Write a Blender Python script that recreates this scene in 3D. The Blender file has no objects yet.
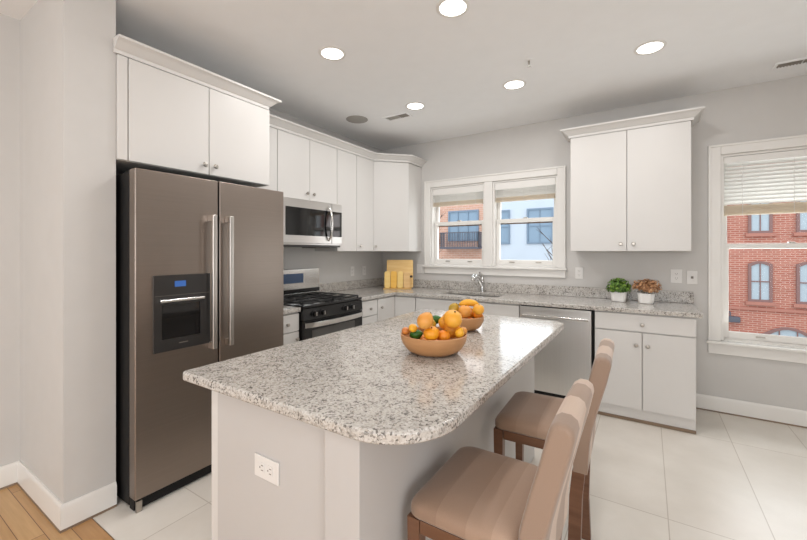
import bpy, bmesh, math, random
from mathutils import Vector, Matrix
random.seed(7)
S = bpy.context.scene
COL = S.collection
R = math.radians

# ------------------------------------------------------------------ camera
cam_d = bpy.data.cameras.new('camera')
cam = bpy.data.objects.new('camera', cam_d)
COL.objects.link(cam)
cam.location = (3.0259, -4.1737, 1.3684)
cam.rotation_euler = (R(90), 0, R(32.7621))
cam_d.sensor_width = 36.0
cam_d.lens = 379.09 / 807 * 36.0
cam_d.shift_y = -(270 - 251.66) / 807
cam_d.clip_start = 0.02
cam_d.clip_end = 200
S.camera = cam

# ------------------------------------------------------------------ world, daylight, exposure
W = bpy.data.worlds.new('sky')
S.world = W
W.use_nodes = True
bg = W.node_tree.nodes['Background']
bg.inputs['Color'].default_value = (0.92, 0.96, 1.0, 1)
bg.inputs['Strength'].default_value = 2.0


def area(name, loc, rot, sx, sy, power, color=(1, 1, 1), shape='RECTANGLE', spread=None):
    l = bpy.data.lights.new(name, 'AREA')
    l.shape = shape
    l.size = sx
    l.size_y = sy
    l.energy = power
    l.color = color
    if spread:
        l.spread = R(spread)
    o = bpy.data.objects.new(name, l)
    COL.objects.link(o)
    o.location = loc
    o.rotation_euler = rot
    return o


# fill lights added behind the camera, unseen, at openings made in the rear wall
# and right wall; both are tilted up to brighten the ceiling
area('rear_fill_light', (2.3, -8.9, 1.4), (R(118), 0, 0), 3.6, 2.0, 70, (0.975, 0.985, 1.0))
area('side_fill_light', (5.27, -5.6, 1.4), (R(110), 0, R(90)), 2.5, 2.0, 54, (0.975, 0.985, 1.0))
# daylight through the two kitchen windows
area('sink_window_daylight', (1.5, 0.28, 1.62), (R(-116), 0, 0), 1.4, 0.8, 9, (0.98, 0.99, 1.0))
area('tall_window_daylight', (4.0, 0.28, 1.25), (R(-116), 0, 0), 0.85, 1.2, 16, (0.98, 0.99, 1.0))
# the ceiling lights of the living area behind the camera
for lx, ly in ((1.2, -4.4), (2.1, -4.4), (3.05, -4.4), (1.2, -6.2), (3.1, -6.2)):
    area('living_area_light', (lx, ly, 2.72), (0, 0, 0), 0.2, 0.2, 2.8, (1.0, 0.99, 0.985), 'DISK')
DOWNLIGHT = 6.1

S.view_settings.view_transform = 'Standard'
S.view_settings.look = 'None'
S.view_settings.gamma = 1.0
S.view_settings.use_curve_mapping = False
S.view_settings.exposure = 0.0


# ------------------------------------------------------------------ materials
def srgb(r, g, b):
    f = lambda c: (c / 255 / 12.92) if c / 255 <= 0.04045 else ((c / 255 + 0.055) / 1.055) ** 2.4
    return (f(r), f(g), f(b), 1)


class N:
    """small node-tree helper"""
    def __init__(self, name):
        self.m = bpy.data.materials.new(name)
        self.m.use_nodes = True
        self.t = self.m.node_tree
        self.b = self.t.nodes['Principled BSDF']

    def new(self, kind, **kw):
        n = self.t.nodes.new(kind)
        for k, v in kw.items():
            if k in n.inputs:
                n.inputs[k].default_value = v
            else:
                setattr(n, k, v)
        return n

    def link(self, a, b):
        self.t.links.new(a, b)

    def coord(self):
        return self.new('ShaderNodeTexCoord').outputs['Object']

    def ramp(self, fac, stops, constant=False):
        r = self.new('ShaderNodeValToRGB')
        cr = r.color_ramp
        if constant:
            cr.interpolation = 'CONSTANT'
        while len(cr.elements) < len(stops):
            cr.elements.new(0.5)
        for e, (p, c) in zip(cr.elements, stops):
            e.position = p
            e.color = c
        self.link(fac, r.inputs['Fac'])
        return r.outputs['Color']

    def bump(self, h, strength, dist=0.002):
        b = self.new('ShaderNodeBump', Strength=strength, Distance=dist)
        self.link(h, b.inputs['Height'])
        self.link(b.outputs['Normal'], self.b.inputs['Normal'])


def basic(name, col, rough=0.5, metal=0.0, vary=0.03, scale=8.0, bump=0.0, bscale=200.0, spec=None, coat=0.0):
    n = N(name)
    c = n.coord()
    tex = n.new('ShaderNodeTexNoise', Scale=scale, Detail=3.0)
    n.link(c, tex.inputs['Vector'])
    lo = tuple(max(0, x * (1 - vary)) for x in col[:3]) + (1,)
    hi = tuple(min(1, x * (1 + vary)) for x in col[:3]) + (1,)
    n.link(n.ramp(tex.outputs['Fac'], [(0.3, lo), (0.7, hi)]), n.b.inputs['Base Color'])
    n.b.inputs['Roughness'].default_value = rough
    n.b.inputs['Metallic'].default_value = metal
    if spec is not None:
        n.b.inputs['Specular IOR Level'].default_value = spec
    if coat:
        n.b.inputs['Coat Weight'].default_value = coat
        n.b.inputs['Coat Roughness'].default_value = 0.12
    if bump:
        t2 = n.new('ShaderNodeTexNoise', Scale=bscale, Detail=2.0)
        n.link(c, t2.inputs['Vector'])
        n.bump(t2.outputs['Fac'], bump)
    return n.m


def granite(name, gain=1.0):
    n = N(name)
    c = n.coord()
    warp = n.new('ShaderNodeTexNoise', Scale=90.0, Detail=2.0)
    n.link(c, warp.inputs['Vector'])
    mix = n.new('ShaderNodeMix', data_type='VECTOR')
    mix.inputs['Factor'].default_value = 0.012
    n.link(c, mix.inputs[4])
    n.link(warp.outputs['Color'], mix.inputs[5])
    vor = n.new('ShaderNodeTexVoronoi', Scale=170.0)
    n.link(mix.outputs[1], vor.inputs['Vector'])
    sep = n.new('ShaderNodeSeparateColor')
    n.link(vor.outputs['Color'], sep.inputs['Color'])
    patch = n.new('ShaderNodeTexNoise', Scale=26.0, Detail=3.0)
    n.link(c, patch.inputs['Vector'])
    a = n.new('ShaderNodeMath', operation='MULTIPLY_ADD')
    n.link(patch.outputs['Fac'], a.inputs[0])
    a.inputs[1].default_value = 0.9
    a.inputs[2].default_value = -0.45
    s = n.new('ShaderNodeMath', operation='ADD')
    n.link(sep.outputs['Red'], s.inputs[0])
    n.link(a.outputs[0], s.inputs[1])
    g = lambda r, gg, b: tuple(x * gain for x in srgb(r, gg, b)[:3]) + (1,)
    col = n.ramp(s.outputs[0], [(0.0, g(112, 107, 102)), (0.06, g(146, 141, 135)), (0.18, g(174, 168, 161)),
                                (0.34, g(196, 191, 184)), (0.58, g(206, 201, 194)), (0.82, g(188, 179, 168)), (0.91, g(214, 210, 205))], True)
    n.link(col, n.b.inputs['Base Color'])
    n.b.inputs['Roughness'].default_value = 0.13
    n.b.inputs['Specular IOR Level'].default_value = 0.5
    return n.m


def tile_floor():
    n = N('cream_floor_tile')
    c = n.coord()
    sep = n.new('ShaderNodeSeparateXYZ')
    n.link(c, sep.inputs[0])
    ax = n.new('ShaderNodeMath', operation='ADD')
    n.link(sep.outputs['Y'], ax.inputs[0]); ax.inputs[1].default_value = 1.81 + 12.0
    ay = n.new('ShaderNodeMath', operation='ADD')
    n.link(sep.outputs['X'], ay.inputs[0]); ay.inputs[1].default_value = -3.115 + 8.4
    cmb = n.new('ShaderNodeCombineXYZ')
    n.link(ax.outputs[0], cmb.inputs[0]); n.link(ay.outputs[0], cmb.inputs[1])
    br = n.new('ShaderNodeTexBrick', offset=0.0, Scale=1.0)
    br.inputs['Color1'].default_value = srgb(228, 222, 213)
    br.inputs['Color2'].default_value = srgb(222, 215, 206)
    br.inputs['Mortar'].default_value = srgb(192, 182, 170)
    br.inputs['Mortar Size'].default_value = 0.0028
    br.inputs['Mortar Smooth'].default_value = 0.3
    br.inputs['Brick Width'].default_value = 1.2
    br.inputs['Row Height'].default_value = 0.42
    n.link(cmb.outputs[0], br.inputs['Vector'])
    t = n.new('ShaderNodeTexNoise', Scale=3.2, Detail=5.0, Roughness=0.6)
    n.link(c, t.inputs['Vector'])
    mot = n.ramp(t.outputs['Fac'], [(0.3, (0.90, 0.89, 0.875, 1)), (0.7, (1, 1, 1, 1))])
    mx = n.new('ShaderNodeMix', data_type='RGBA', blend_type='MULTIPLY')
    mx.inputs['Factor'].default_value = 1.0
    n.link(br.outputs['Color'], mx.inputs[6]); n.link(mot, mx.inputs[7])
    n.link(mx.outputs[2], n.b.inputs['Base Color'])
    n.b.inputs['Roughness'].default_value = 0.33
    n.bump(br.outputs['Fac'], -0.25, 0.002)
    return n.m


def wood_floor():
    n = N('oak_floorboards')
    c = n.coord()
    br = n.new('ShaderNodeTexBrick', offset=0.37, Scale=1.0)
    br.inputs['Color1'].default_value = srgb(206, 168, 120)
    br.inputs['Color2'].default_value = srgb(186, 142, 94)
    br.inputs['Mortar'].default_value = srgb(112, 78, 46)
    br.inputs['Mortar Size'].default_value = 0.0016
    br.inputs['Brick Width'].default_value = 0.9
    br.inputs['Row Height'].default_value = 0.083
    n.link(c, br.inputs['Vector'])
    mp = n.new('ShaderNodeMapping')
    mp.inputs['Scale'].default_value = (4, 60, 1)
    n.link(c, mp.inputs['Vector'])
    t = n.new('ShaderNodeTexNoise', Scale=1.0, Detail=4.0)
    n.link(mp.outputs[0], t.inputs['Vector'])
    mx = n.new('ShaderNodeMix', data_type='RGBA', blend_type='MULTIPLY')
    mx.inputs['Factor'].default_value = 1.0
    n.link(br.outputs['Color'], mx.inputs[6])
    n.link(n.ramp(t.outputs['Fac'], [(0.3, (0.86, 0.82, 0.78, 1)), (0.7, (1, 1, 1, 1))]), mx.inputs[7])
    n.link(mx.outputs[2], n.b.inputs['Base Color'])
    n.b.inputs['Roughness'].default_value = 0.3
    return n.m


def wood(name, c1, c2, rough=0.4, sc=(3, 3, 40)):
    n = N(name)
    mp = n.new('ShaderNodeMapping')
    mp.inputs['Scale'].default_value = sc
    n.link(n.coord(), mp.inputs['Vector'])
    t = n.new('ShaderNodeTexNoise', Scale=1.0, Detail=4.0, Distortion=0.4)
    n.link(mp.outputs[0], t.inputs['Vector'])
    n.link(n.ramp(t.outputs['Fac'], [(0.3, c1), (0.7, c2)]), n.b.inputs['Base Color'])
    n.b.inputs['Roughness'].default_value = rough
    return n.m


def striped(name, axis, stops):
    n = N(name)
    c = n.coord()
    sep = n.new('ShaderNodeSeparateXYZ')
    n.link(c, sep.inputs[0])
    mr = n.new('ShaderNodeMapRange')
    mr.inputs['From Min'].default_value = -0.3
    mr.inputs['From Max'].default_value = 0.3
    n.link(sep.outputs[axis], mr.inputs['Value'])
    col = n.ramp(mr.outputs[0], [((p + 0.3) / 0.6, k) for p, k in stops], True)
    t = n.new('ShaderNodeTexNoise', Scale=420.0, Detail=2.0)
    n.link(c, t.inputs['Vector'])
    mx = n.new('ShaderNodeMix', data_type='RGBA', blend_type='MULTIPLY')
    mx.inputs['Factor'].default_value = 1.0
    n.link(col, mx.inputs[6])
    n.link(n.ramp(t.outputs['Fac'], [(0.3, (0.93, 0.93, 0.93, 1)), (0.7, (1, 1, 1, 1))]), mx.inputs[7])
    n.link(mx.outputs[2], n.b.inputs['Base Color'])
    n.b.inputs['Roughness'].default_value = 0.75
    n.b.inputs['Sheen Weight'].default_value = 0.25
    n.bump(t.outputs['Fac'], 0.12)
    return n.m


def brushed(name, col, rough, axis='Z'):
    n = N(name)
    mp = n.new('ShaderNodeMapping')
    mp.inputs['Scale'].default_value = {'Z': (300, 300, 1.5), 'Y': (300, 1.5, 300), 'X': (1.5, 300, 300)}[axis]
    n.link(n.coord(), mp.inputs['Vector'])
    t = n.new('ShaderNodeTexNoise', Scale=1.0, Detail=2.0)
    n.link(mp.outputs[0], t.inputs['Vector'])
    lo = tuple(x * 0.94 for x in col[:3]) + (1,)
    n.link(n.ramp(t.outputs['Fac'], [(0.3, lo), (0.7, col)]), n.b.inputs['Base Color'])
    n.b.inputs['Metallic'].default_value = 1.0
    n.b.inputs['Roughness'].default_value = rough
    n.bump(t.outputs['Fac'], 0.02, 0.0005)
    return n.m


def brick_wall(name, c1, c2, mortar, sx=0.42, sy=0.14):
    n = N(name)
    sep = n.new('ShaderNodeSeparateXYZ')
    n.link(n.coord(), sep.inputs[0])
    cmb = n.new('ShaderNodeCombineXYZ')
    ad = n.new('ShaderNodeMath', operation='ADD')
    n.link(sep.outputs['X'], ad.inputs[0]); n.link(sep.outputs['Y'], ad.inputs[1])
    n.link(ad.outputs[0], cmb.inputs[0]); n.link(sep.outputs['Z'], cmb.inputs[1])
    br = n.new('ShaderNodeTexBrick', Scale=1.0)
    br.inputs['Color1'].default_value = c1
    br.inputs['Color2'].default_value = c2
    br.inputs['Mortar'].default_value = mortar
    br.inputs['Mortar Size'].default_value = 0.014
    br.inputs['Brick Width'].default_value = sx
    br.inputs['Row Height'].default_value = sy
    n.link(cmb.outputs[0], br.inputs['Vector'])
    t = n.new('ShaderNodeTexNoise', Scale=1.3, Detail=5.0)
    n.link(cmb.outputs[0], t.inputs['Vector'])
    mx = n.new('ShaderNodeMix', data_type='RGBA', blend_type='MULTIPLY')
    mx.inputs['Factor'].default_value = 1.0
    n.link(br.outputs['Color'], mx.inputs[6])
    n.link(n.ramp(t.outputs['Fac'], [(0.3, (0.85, 0.85, 0.85, 1)), (0.7, (1, 1, 1, 1))]), mx.inputs[7])
    n.link(mx.outputs[2], n.b.inputs['Base Color'])
    n.b.inputs['Roughness'].default_value = 0.9
    return n.m


def glass_pane():
    n = N('window_glass')
    n.t.nodes.remove(n.b)
    tr = n.new('ShaderNodeBsdfTransparent', Color=(0.96, 0.98, 0.98, 1))
    gl = n.new('ShaderNodeBsdfGlossy', Roughness=0.02)
    fr = n.new('ShaderNodeFresnel', IOR=1.06)
    mx = n.new('ShaderNodeMixShader')
    n.link(fr.outputs[0], mx.inputs[0]); n.link(tr.outputs[0], mx.inputs[1]); n.link(gl.outputs[0], mx.inputs[2])
    n.link(mx.outputs[0], n.t.nodes['Material Output'].inputs['Surface'])
    return n.m


def translucent(name, col):
    n = N(name)
    tex = n.new('ShaderNodeTexNoise', Scale=30.0, Detail=2.0)
    n.link(n.coord(), tex.inputs['Vector'])
    lo = tuple(x * 0.97 for x in col[:3]) + (1,)
    c = n.ramp(tex.outputs['Fac'], [(0.3, lo), (0.7, col)])
    n.link(c, n.b.inputs['Base Color'])
    n.b.inputs['Roughness'].default_value = 0.5
    tr = n.new('ShaderNodeBsdfTranslucent')
    n.link(c, tr.inputs['Color'])
    mx = n.new('ShaderNodeMixShader')
    mx.inputs[0].default_value = 0.55
    n.link(n.b.outputs[0], mx.inputs[1])
    n.link(tr.outputs[0], mx.inputs[2])
    n.link(mx.outputs[0], n.t.nodes['Material Output'].inputs['Surface'])
    return n.m


def glow(name, col, strength):
    n = N(name)
    n.b.inputs['Base Color'].default_value = col
    n.b.inputs['Emission Color'].default_value = col
    n.b.inputs['Emission Strength'].default_value = strength
    return n.m


def leafy(name, stops, rough=0.6):
    n = N(name)
    g = n.new('ShaderNodeNewGeometry')
    n.link(n.ramp(g.outputs['Random Per Island'], stops), n.b.inputs['Base Color'])
    n.b.inputs['Roughness'].default_value = rough
    return n.m


def peel(name, c1, c2, rough=0.42):
    n = N(name)
    c = n.coord()
    t = n.new('ShaderNodeTexNoise', Scale=14.0, Detail=3.0)
    n.link(c, t.inputs['Vector'])
    n.link(n.ramp(t.outputs['Fac'], [(0.35, c1), (0.65, c2)]), n.b.inputs['Base Color'])
    n.b.inputs['Roughness'].default_value = rough
    t2 = n.new('ShaderNodeTexNoise', Scale=320.0, Detail=1.0)
    n.link(c, t2.inputs['Vector'])
    n.bump(t2.outputs['Fac'], 0.1, 0.001)
    return n.m


M = dict(
    wall=basic('grey_wall_paint', srgb(203, 200, 196), 0.55, bump=0.03, vary=0.012),
    ceiling=basic('white_ceiling_paint', srgb(243, 243, 243), 0.8, vary=0.01),
    trim=basic('white_trim_paint', srgb(230, 227, 222), 0.32, vary=0.01),
    cab=basic('white_cabinet_paint', srgb(214, 211, 207), 0.42, spec=0.35, vary=0.008, scale=3),
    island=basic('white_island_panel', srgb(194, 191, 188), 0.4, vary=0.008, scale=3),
    gap=basic('dark_cabinet_gap', srgb(90, 84, 78), 0.8),
    knob=basic('brushed_nickel', srgb(176, 170, 162), 0.3, 1.0),
    granite=granite('speckled_granite', 0.92),
    tile=tile_floor(), oak=wood_floor(),
    rail_strip=wood('brown_rail_strip', srgb(84, 60, 42), srgb(122, 86, 56), 0.6),
    floor_strip=wood('brown_floor_strip', srgb(118, 98, 80), srgb(142, 120, 98)),
    slate=brushed('warm_grey_stainless', srgb(150, 138, 129), 0.36, 'Y'),
    steel=brushed('stainless_steel', srgb(205, 203, 200), 0.28, 'Y'),
    steelx=brushed('stainless_dishwasher', srgb(214, 212, 209), 0.32, 'Z'),
    bright=basic('polished_steel', srgb(222, 220, 217), 0.2, 1.0),
    handle=basic('satin_steel', srgb(196, 190, 184), 0.34, 1.0),
    chrome=basic('chrome', srgb(214, 214, 214), 0.1, 1.0),
    black=basic('black_enamel', srgb(24, 23, 23), 0.25),
    matte=basic('matte_black', srgb(13, 12, 12), 0.6, spec=0.3),
    iron=basic('cast_iron', srgb(34, 33, 33), 0.55),
    bglass=basic('black_glass', srgb(18, 18, 19), 0.05, spec=0.6),
    ovenglass=basic('oven_door_glass', srgb(92, 90, 88), 0.12, 0.3),
    panelgrey=basic('dark_grey_panel', srgb(44, 42, 41), 0.3),
    screen=glow('blue_display', srgb(48, 92, 160), 0.3),
    blueglass=basic('blue_clock_panel', srgb(74, 92, 120), 0.12),
    glass=glass_pane(),
    lamp=glow('lit_lamp_lens', (1.0, 0.96, 0.9, 1), 6.0),
    blind=translucent('white_blind_slats', srgb(240, 239, 236)),
    tape=translucent('beige_blind_tape', srgb(238, 229, 214)),
    plastic=basic('white_plastic', srgb(224, 221, 217), 0.35),
    slot=basic('dark_slot', srgb(120, 112, 104), 0.6),
    grille=basic('grey_grille', srgb(166, 162, 156), 0.7),
    ventw=basic('white_vent', srgb(205, 202, 196), 0.6),
    ventd=basic('dark_vent', srgb(150, 143, 135), 0.7),
    chairwood=wood('walnut_legs', srgb(96, 64, 44), srgb(120, 84, 62), 0.38),
    seat=striped('striped_seat_fabric', 'X', [(-0.3, srgb(146, 118, 97)), (-0.10, srgb(155, 127, 106)), (-0.01, srgb(165, 137, 116)),
                                              (0.06, srgb(175, 147, 126))]),
    back=striped('striped_back_fabric', 'Y', [(-0.3, srgb(154, 130, 112)), (-0.125, srgb(200, 176, 157)), (0.0, srgb(160, 134, 114)),
                                              (0.13, srgb(200, 176, 157))]),
    bowl=wood('turned_wood', srgb(178, 128, 82), srgb(194, 144, 98), 0.45, (6, 6, 30)),
    orange=peel('orange_peel', srgb(236, 150, 20), srgb(242, 166, 34)),
    tang=peel('tangerine_peel', srgb(232, 134, 20), srgb(236, 148, 34)),
    grapefruit=peel('grapefruit_peel', srgb(234, 162, 44), srgb(242, 178, 64)),
    mango=peel('mango_peel', srgb(228, 154, 40), srgb(238, 172, 62)),
    peach=peel('peach_skin', srgb(190, 100, 44), srgb(216, 140, 62)),
    lime=peel('lime_peel', srgb(38, 88, 24), srgb(62, 116, 34)),
    lemon=peel('lemon_peel', srgb(236, 168, 36), srgb(240, 182, 52)),
    olive=peel('olive_green_peel', srgb(170, 138, 40), srgb(194, 152, 46)),
    apricot=peel('apricot_skin', srgb(222, 148, 60), srgb(230, 164, 80)),
    stem=basic('brown_stem', srgb(92, 80, 44), 0.7),
    pot=basic('white_ceramic', srgb(238, 236, 232), 0.3),
    soil=basic('potting_soil', srgb(62, 48, 36), 0.9),
    leaf=leafy('green_leaves', [(0.0, srgb(48, 82, 20)), (0.5, srgb(80, 118, 32)), (1.0, srgb(124, 156, 58))]),
    dried=leafy('dried_petals', [(0.0, srgb(112, 74, 48)), (0.45, srgb(172, 122, 82)), (1.0, srgb(208, 166, 124))]),
    board1=wood('pale_board_wood', srgb(226, 184, 112), srgb(236, 200, 134), 0.5),
    board2=wood('golden_board_wood', srgb(232, 176, 66), srgb(240, 190, 86), 0.5),
    board4=wood('tan_board_wood', srgb(214, 172, 112), srgb(224, 186, 128), 0.5),
    board3=wood('straw_board_wood', srgb(234, 196, 112), srgb(240, 208, 132), 0.5),
    brick=brick_wall('red_brick', srgb(192, 122, 104), srgb(178, 106, 90), srgb(204, 166, 152), 0.32, 0.10),
    brickband=basic('sandstone_sill', srgb(178, 122, 108), 0.9),
    salmon=brick_wall('salmon_brick', srgb(214, 168, 148), srgb(206, 156, 136), srgb(222, 194, 180)),
    paleblue=basic('pale_render', srgb(202, 210, 222), 0.9, vary=0.03, scale=0.8),
    extframe=basic('weathered_window_frame', srgb(138, 104, 100), 0.7),
    extframe2=basic('blue_grey_frame', srgb(124, 142, 162), 0.7),
    extglass=basic('hazy_window_glass', srgb(176, 188, 198), 0.12),
    extglass2=basic('blue_window_glass', srgb(134, 156, 178), 0.12),
    rail=basic('dark_iron_railing', srgb(92, 92, 102), 0.6),
    bark=basic('bare_bark', srgb(92, 76, 68), 0.9),
    street=basic('pale_paving', srgb(168, 164, 158), 0.9),
)


# ------------------------------------------------------------------ mesh building
class MB:
    def __init__(self):
        self.bm = bmesh.new()

    def _merge(self, t):
        me = bpy.data.meshes.new('tmp')
        t.to_mesh(me)
        t.free()
        self.bm.from_mesh(me)
        bpy.data.meshes.remove(me)

    def box(self, x0, x1, y0, y1, z0, z1, bevel=0.0, seg=2, mat=None):
        t = bmesh.new()
        bmesh.ops.create_cube(t, size=1)
        for v in t.verts:
            v.co = Vector(((x0 + x1) / 2 + v.co.x * (x1 - x0), (y0 + y1) / 2 + v.co.y * (y1 - y0), (z0 + z1) / 2 + v.co.z * (z1 - z0)))
        if bevel:
            bmesh.ops.bevel(t, geom=list(t.edges), offset=bevel, segments=seg, affect='EDGES', profile=0.5)
        if mat is not None:
            t.transform(mat)
        self._merge(t)
        return self

    def prism(self, pts, z0, z1, bevel=0.0, seg=2, mat=None):
        """polygon in XY (counter-clockwise) extruded in z"""
        t = bmesh.new()
        a = [t.verts.new((p[0], p[1], z0)) for p in pts]
        b = [t.verts.new((p[0], p[1], z1)) for p in pts]
        n = len(pts)
        t.faces.new(list(reversed(a)))
        t.faces.new(b)
        for i in range(n):
            t.faces.new((a[i], a[(i + 1) % n], b[(i + 1) % n], b[i]))
        bmesh.ops.recalc_face_normals(t, faces=list(t.faces))
        if bevel:
            ed = [e for e in t.edges if abs(e.verts[0].co.z - e.verts[1].co.z) < 1e-6]
            bmesh.ops.bevel(t, geom=ed, offset=bevel, segments=seg, affect='EDGES', profile=0.5)
        if mat is not None:
            t.transform(mat)
        self._merge(t)
        return self

    def cells(self, xs, ys, keep, z0, z1, axis='z'):
        """slab made of grid cells, used for slabs and walls with openings; axis is the thin direction"""
        t = bmesh.new()
        vs = {}
        def V(i, j, k):
            if (i, j, k) not in vs:
                a, b, c = xs[i], ys[j], (z0, z1)[k]
                vs[(i, j, k)] = t.verts.new({'z': (a, b, c), 'y': (a, c, b), 'x': (c, a, b)}[axis])
            return vs[(i, j, k)]
        on = lambda i, j: 0 <= i < len(xs) - 1 and 0 <= j < len(ys) - 1 and keep(i, j)
        for i in range(len(xs) - 1):
            for j in range(len(ys) - 1):
                if not on(i, j):
                    continue
                t.faces.new((V(i, j, 0), V(i, j + 1, 0), V(i + 1, j + 1, 0), V(i + 1, j, 0)))
                t.faces.new((V(i, j, 1), V(i + 1, j, 1), V(i + 1, j + 1, 1), V(i, j + 1, 1)))
                for (di, dj, p, q) in ((-1, 0, (i, j), (i, j + 1)), (1, 0, (i + 1, j), (i + 1, j + 1)),
                                       (0, -1, (i, j), (i + 1, j)), (0, 1, (i, j + 1), (i + 1, j + 1))):
                    if not on(i + di, j + dj):
                        t.faces.new((V(*p, 0), V(*q, 0), V(*q, 1), V(*p, 1)))
        bmesh.ops.recalc_face_normals(t, faces=list(t.faces))
        bmesh.ops.dissolve_limit(t, angle_limit=0.01, verts=list(t.verts), edges=list(t.edges))
        self._merge(t)
        return self

    def lathe(self, prof, c, seg=32, mat=None, ring=False):
        """profile of (radius, z) turned about the vertical line through c"""
        t = bmesh.new()
        rows = []
        for r, z in prof:
            if r < 1e-6:
                rows.append([t.verts.new((c[0], c[1], c[2] + z))])
            else:
                rows.append([t.verts.new((c[0] + r * math.cos(2 * math.pi * k / seg), c[1] + r * math.sin(2 * math.pi * k / seg), c[2] + z)) for k in range(seg)])
        for a, b in zip(rows, rows[1:]):
            for k in range(seg):
                k2 = (k + 1) % seg
                f = [a[k % len(a)], a[k2 % len(a)], b[k2 % len(b)], b[k % len(b)]]
                u = []
                for v in f:
                    if v not in u:
                        u.append(v)
                if len(u) > 2:
                    t.faces.new(u)
        if ring:
            for k in range(seg):
                t.faces.new((rows[-1][k], rows[-1][(k + 1) % seg], rows[0][(k + 1) % seg], rows[0][k]))
        for row in (rows[0], rows[-1]):
            if len(row) > 2 and not ring:
                t.faces.new(row)
        bmesh.ops.recalc_face_normals(t, faces=list(t.faces))
        if mat is not None:
            t.transform(mat)
        self._merge(t)
        return self

    def tube(self, pts, r, seg=12, flat=1.0):
        """round bar along a polyline"""
        t = bmesh.new()
        P = [Vector(p) for p in pts]
        rs = r if isinstance(r, (list, tuple)) else [r] * len(P)
        rows = []
        ref = None
        for i, p in enumerate(P):
            d = (P[min(i + 1, len(P) - 1)] - P[max(i - 1, 0)]).normalized()
            if ref is None:
                ref = Vector((0, 0, 1)) if abs(d.z) < 0.9 else Vector((1, 0, 0))
            u = d.cross(ref).normalized()
            v = u.cross(d).normalized()
            ref = v
            rows.append([t.verts.new(p + (u * math.cos(2 * math.pi * k / seg) + v * math.sin(2 * math.pi * k / seg) * flat) * rs[i]) for k in range(seg)])
        for a, b in zip(rows, rows[1:]):
            for k in range(seg):
                t.faces.new((a[k], a[(k + 1) % seg], b[(k + 1) % seg], b[k]))
        t.faces.new(list(reversed(rows[0])))
        t.faces.new(rows[-1])
        bmesh.ops.recalc_face_normals(t, faces=list(t.faces))
        self._merge(t)
        return self

    def sweep(self, prof, path, start_cap=True):
        """profile of (outward, z) carried along a 2-D path with mitred corners; outward is right of the walking direction"""
        t = bmesh.new()
        P = [Vector(p) for p in path]
        rows = []
        for i, p in enumerate(P):
            ns = []
            if i > 0:
                d = (P[i] - P[i - 1]).normalized(); ns.append(Vector((d.y, -d.x)))
            if i < len(P) - 1:
                d = (P[i + 1] - P[i]).normalized(); ns.append(Vector((d.y, -d.x)))
            n = ns[0] if len(ns) == 1 else (ns[0] + ns[1]).normalized()
            k = 1.0 / max(0.2, n.dot(ns[0]))
            rows.append([t.verts.new((p.x + n.x * o * k, p.y + n.y * o * k, z)) for o, z in prof])
        m = len(prof)
        for a, b in zip(rows, rows[1:]):
            for k in range(m):
                t.faces.new((a[k], a[(k + 1) % m], b[(k + 1) % m], b[k]))
        t.faces.new(rows[0]); t.faces.new(list(reversed(rows[-1])))
        bmesh.ops.recalc_face_normals(t, faces=list(t.faces))
        self._merge(t)
        return self

    def loft(self, rings):
        """closed rings of equal length, capped"""
        t = bmesh.new()
        rows = [[t.verts.new(p) for p in r] for r in rings]
        m = len(rings[0])
        for a, b in zip(rows, rows[1:]):
            for k in range(m):
                t.faces.new((a[k], a[(k + 1) % m], b[(k + 1) % m], b[k]))
        t.faces.new(list(reversed(rows[0]))); t.faces.new(rows[-1])
        bmesh.ops.recalc_face_normals(t, faces=list(t.faces))
        self._merge(t)
        return self

    def ball(self, c, r, scale=(1, 1, 1), rot=(0, 0, 0), seg=20, rings=14, fn=None):
        t = bmesh.new()
        bmesh.ops.create_uvsphere(t, u_segments=seg, v_segments=rings, radius=1)
        from mathutils import Euler
        rm = Euler(rot).to_matrix()
        for v in t.verts:
            q = v.co.copy()
            if fn:
                q = fn(q)
            v.co = Vector(c) + rm @ Vector((q.x * r * scale[0], q.y * r * scale[1], q.z * r * scale[2]))
        self._merge(t)
        return self

    def build(self, name, mat, parent=None, smooth=35):
        me = bpy.data.meshes.new(name)
        if parent is not None:
            inv = WORLD[parent.name].inverted()
            self.bm.transform(inv)
        self.bm.to_mesh(me)
        self.bm.free()
        for p in me.polygons:
            p.use_smooth = True
        me.set_sharp_from_angle(angle=R(smooth))
        me.materials.append(mat)
        o = bpy.data.objects.new(name, me)
        COL.objects.link(o)
        wn = o.modifiers.new('face_weighted_normals', 'WEIGHTED_NORMAL')
        wn.keep_sharp = True
        if parent is not None:
            o.parent = parent
            WORLD[o.name] = WORLD[parent.name]
        else:
            WORLD[o.name] = Matrix.Identity(4)
        return o


WORLD = {}


def rrect(cx, cy, w, d, r, z, n=6):
    pts = []
    for sx, sy, a0 in ((1, 1, 0), (-1, 1, 90), (-1, -1, 180), (1, -1, 270)):
        for k in range(n + 1):
            a = R(a0 + 90 * k / n)
            pts.append((cx + sx * (w / 2 - r) + r * math.cos(a), cy + sy * (d / 2 - r) + r * math.sin(a), z))
    return pts


def tag(o, label=None, cat=None, group=None, kind=None):
    if label: o['label'] = label
    if cat: o['category'] = cat
    if group: o['group'] = group
    if kind: o['kind'] = kind
    return o


def empty(name, loc, label, cat, group=None, rz=0.0):
    o = bpy.data.objects.new(name, None)
    COL.objects.link(o)
    o.location = loc
    o.rotation_euler = (0, 0, rz)
    o.empty_display_size = 0.1
    WORLD[o.name] = Matrix.Translation(loc) @ Matrix.Rotation(rz, 4, 'Z')
    return tag(o, label, cat, group)


def children(o):
    return [c for c in bpy.data.objects if c.parent == o]


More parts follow.
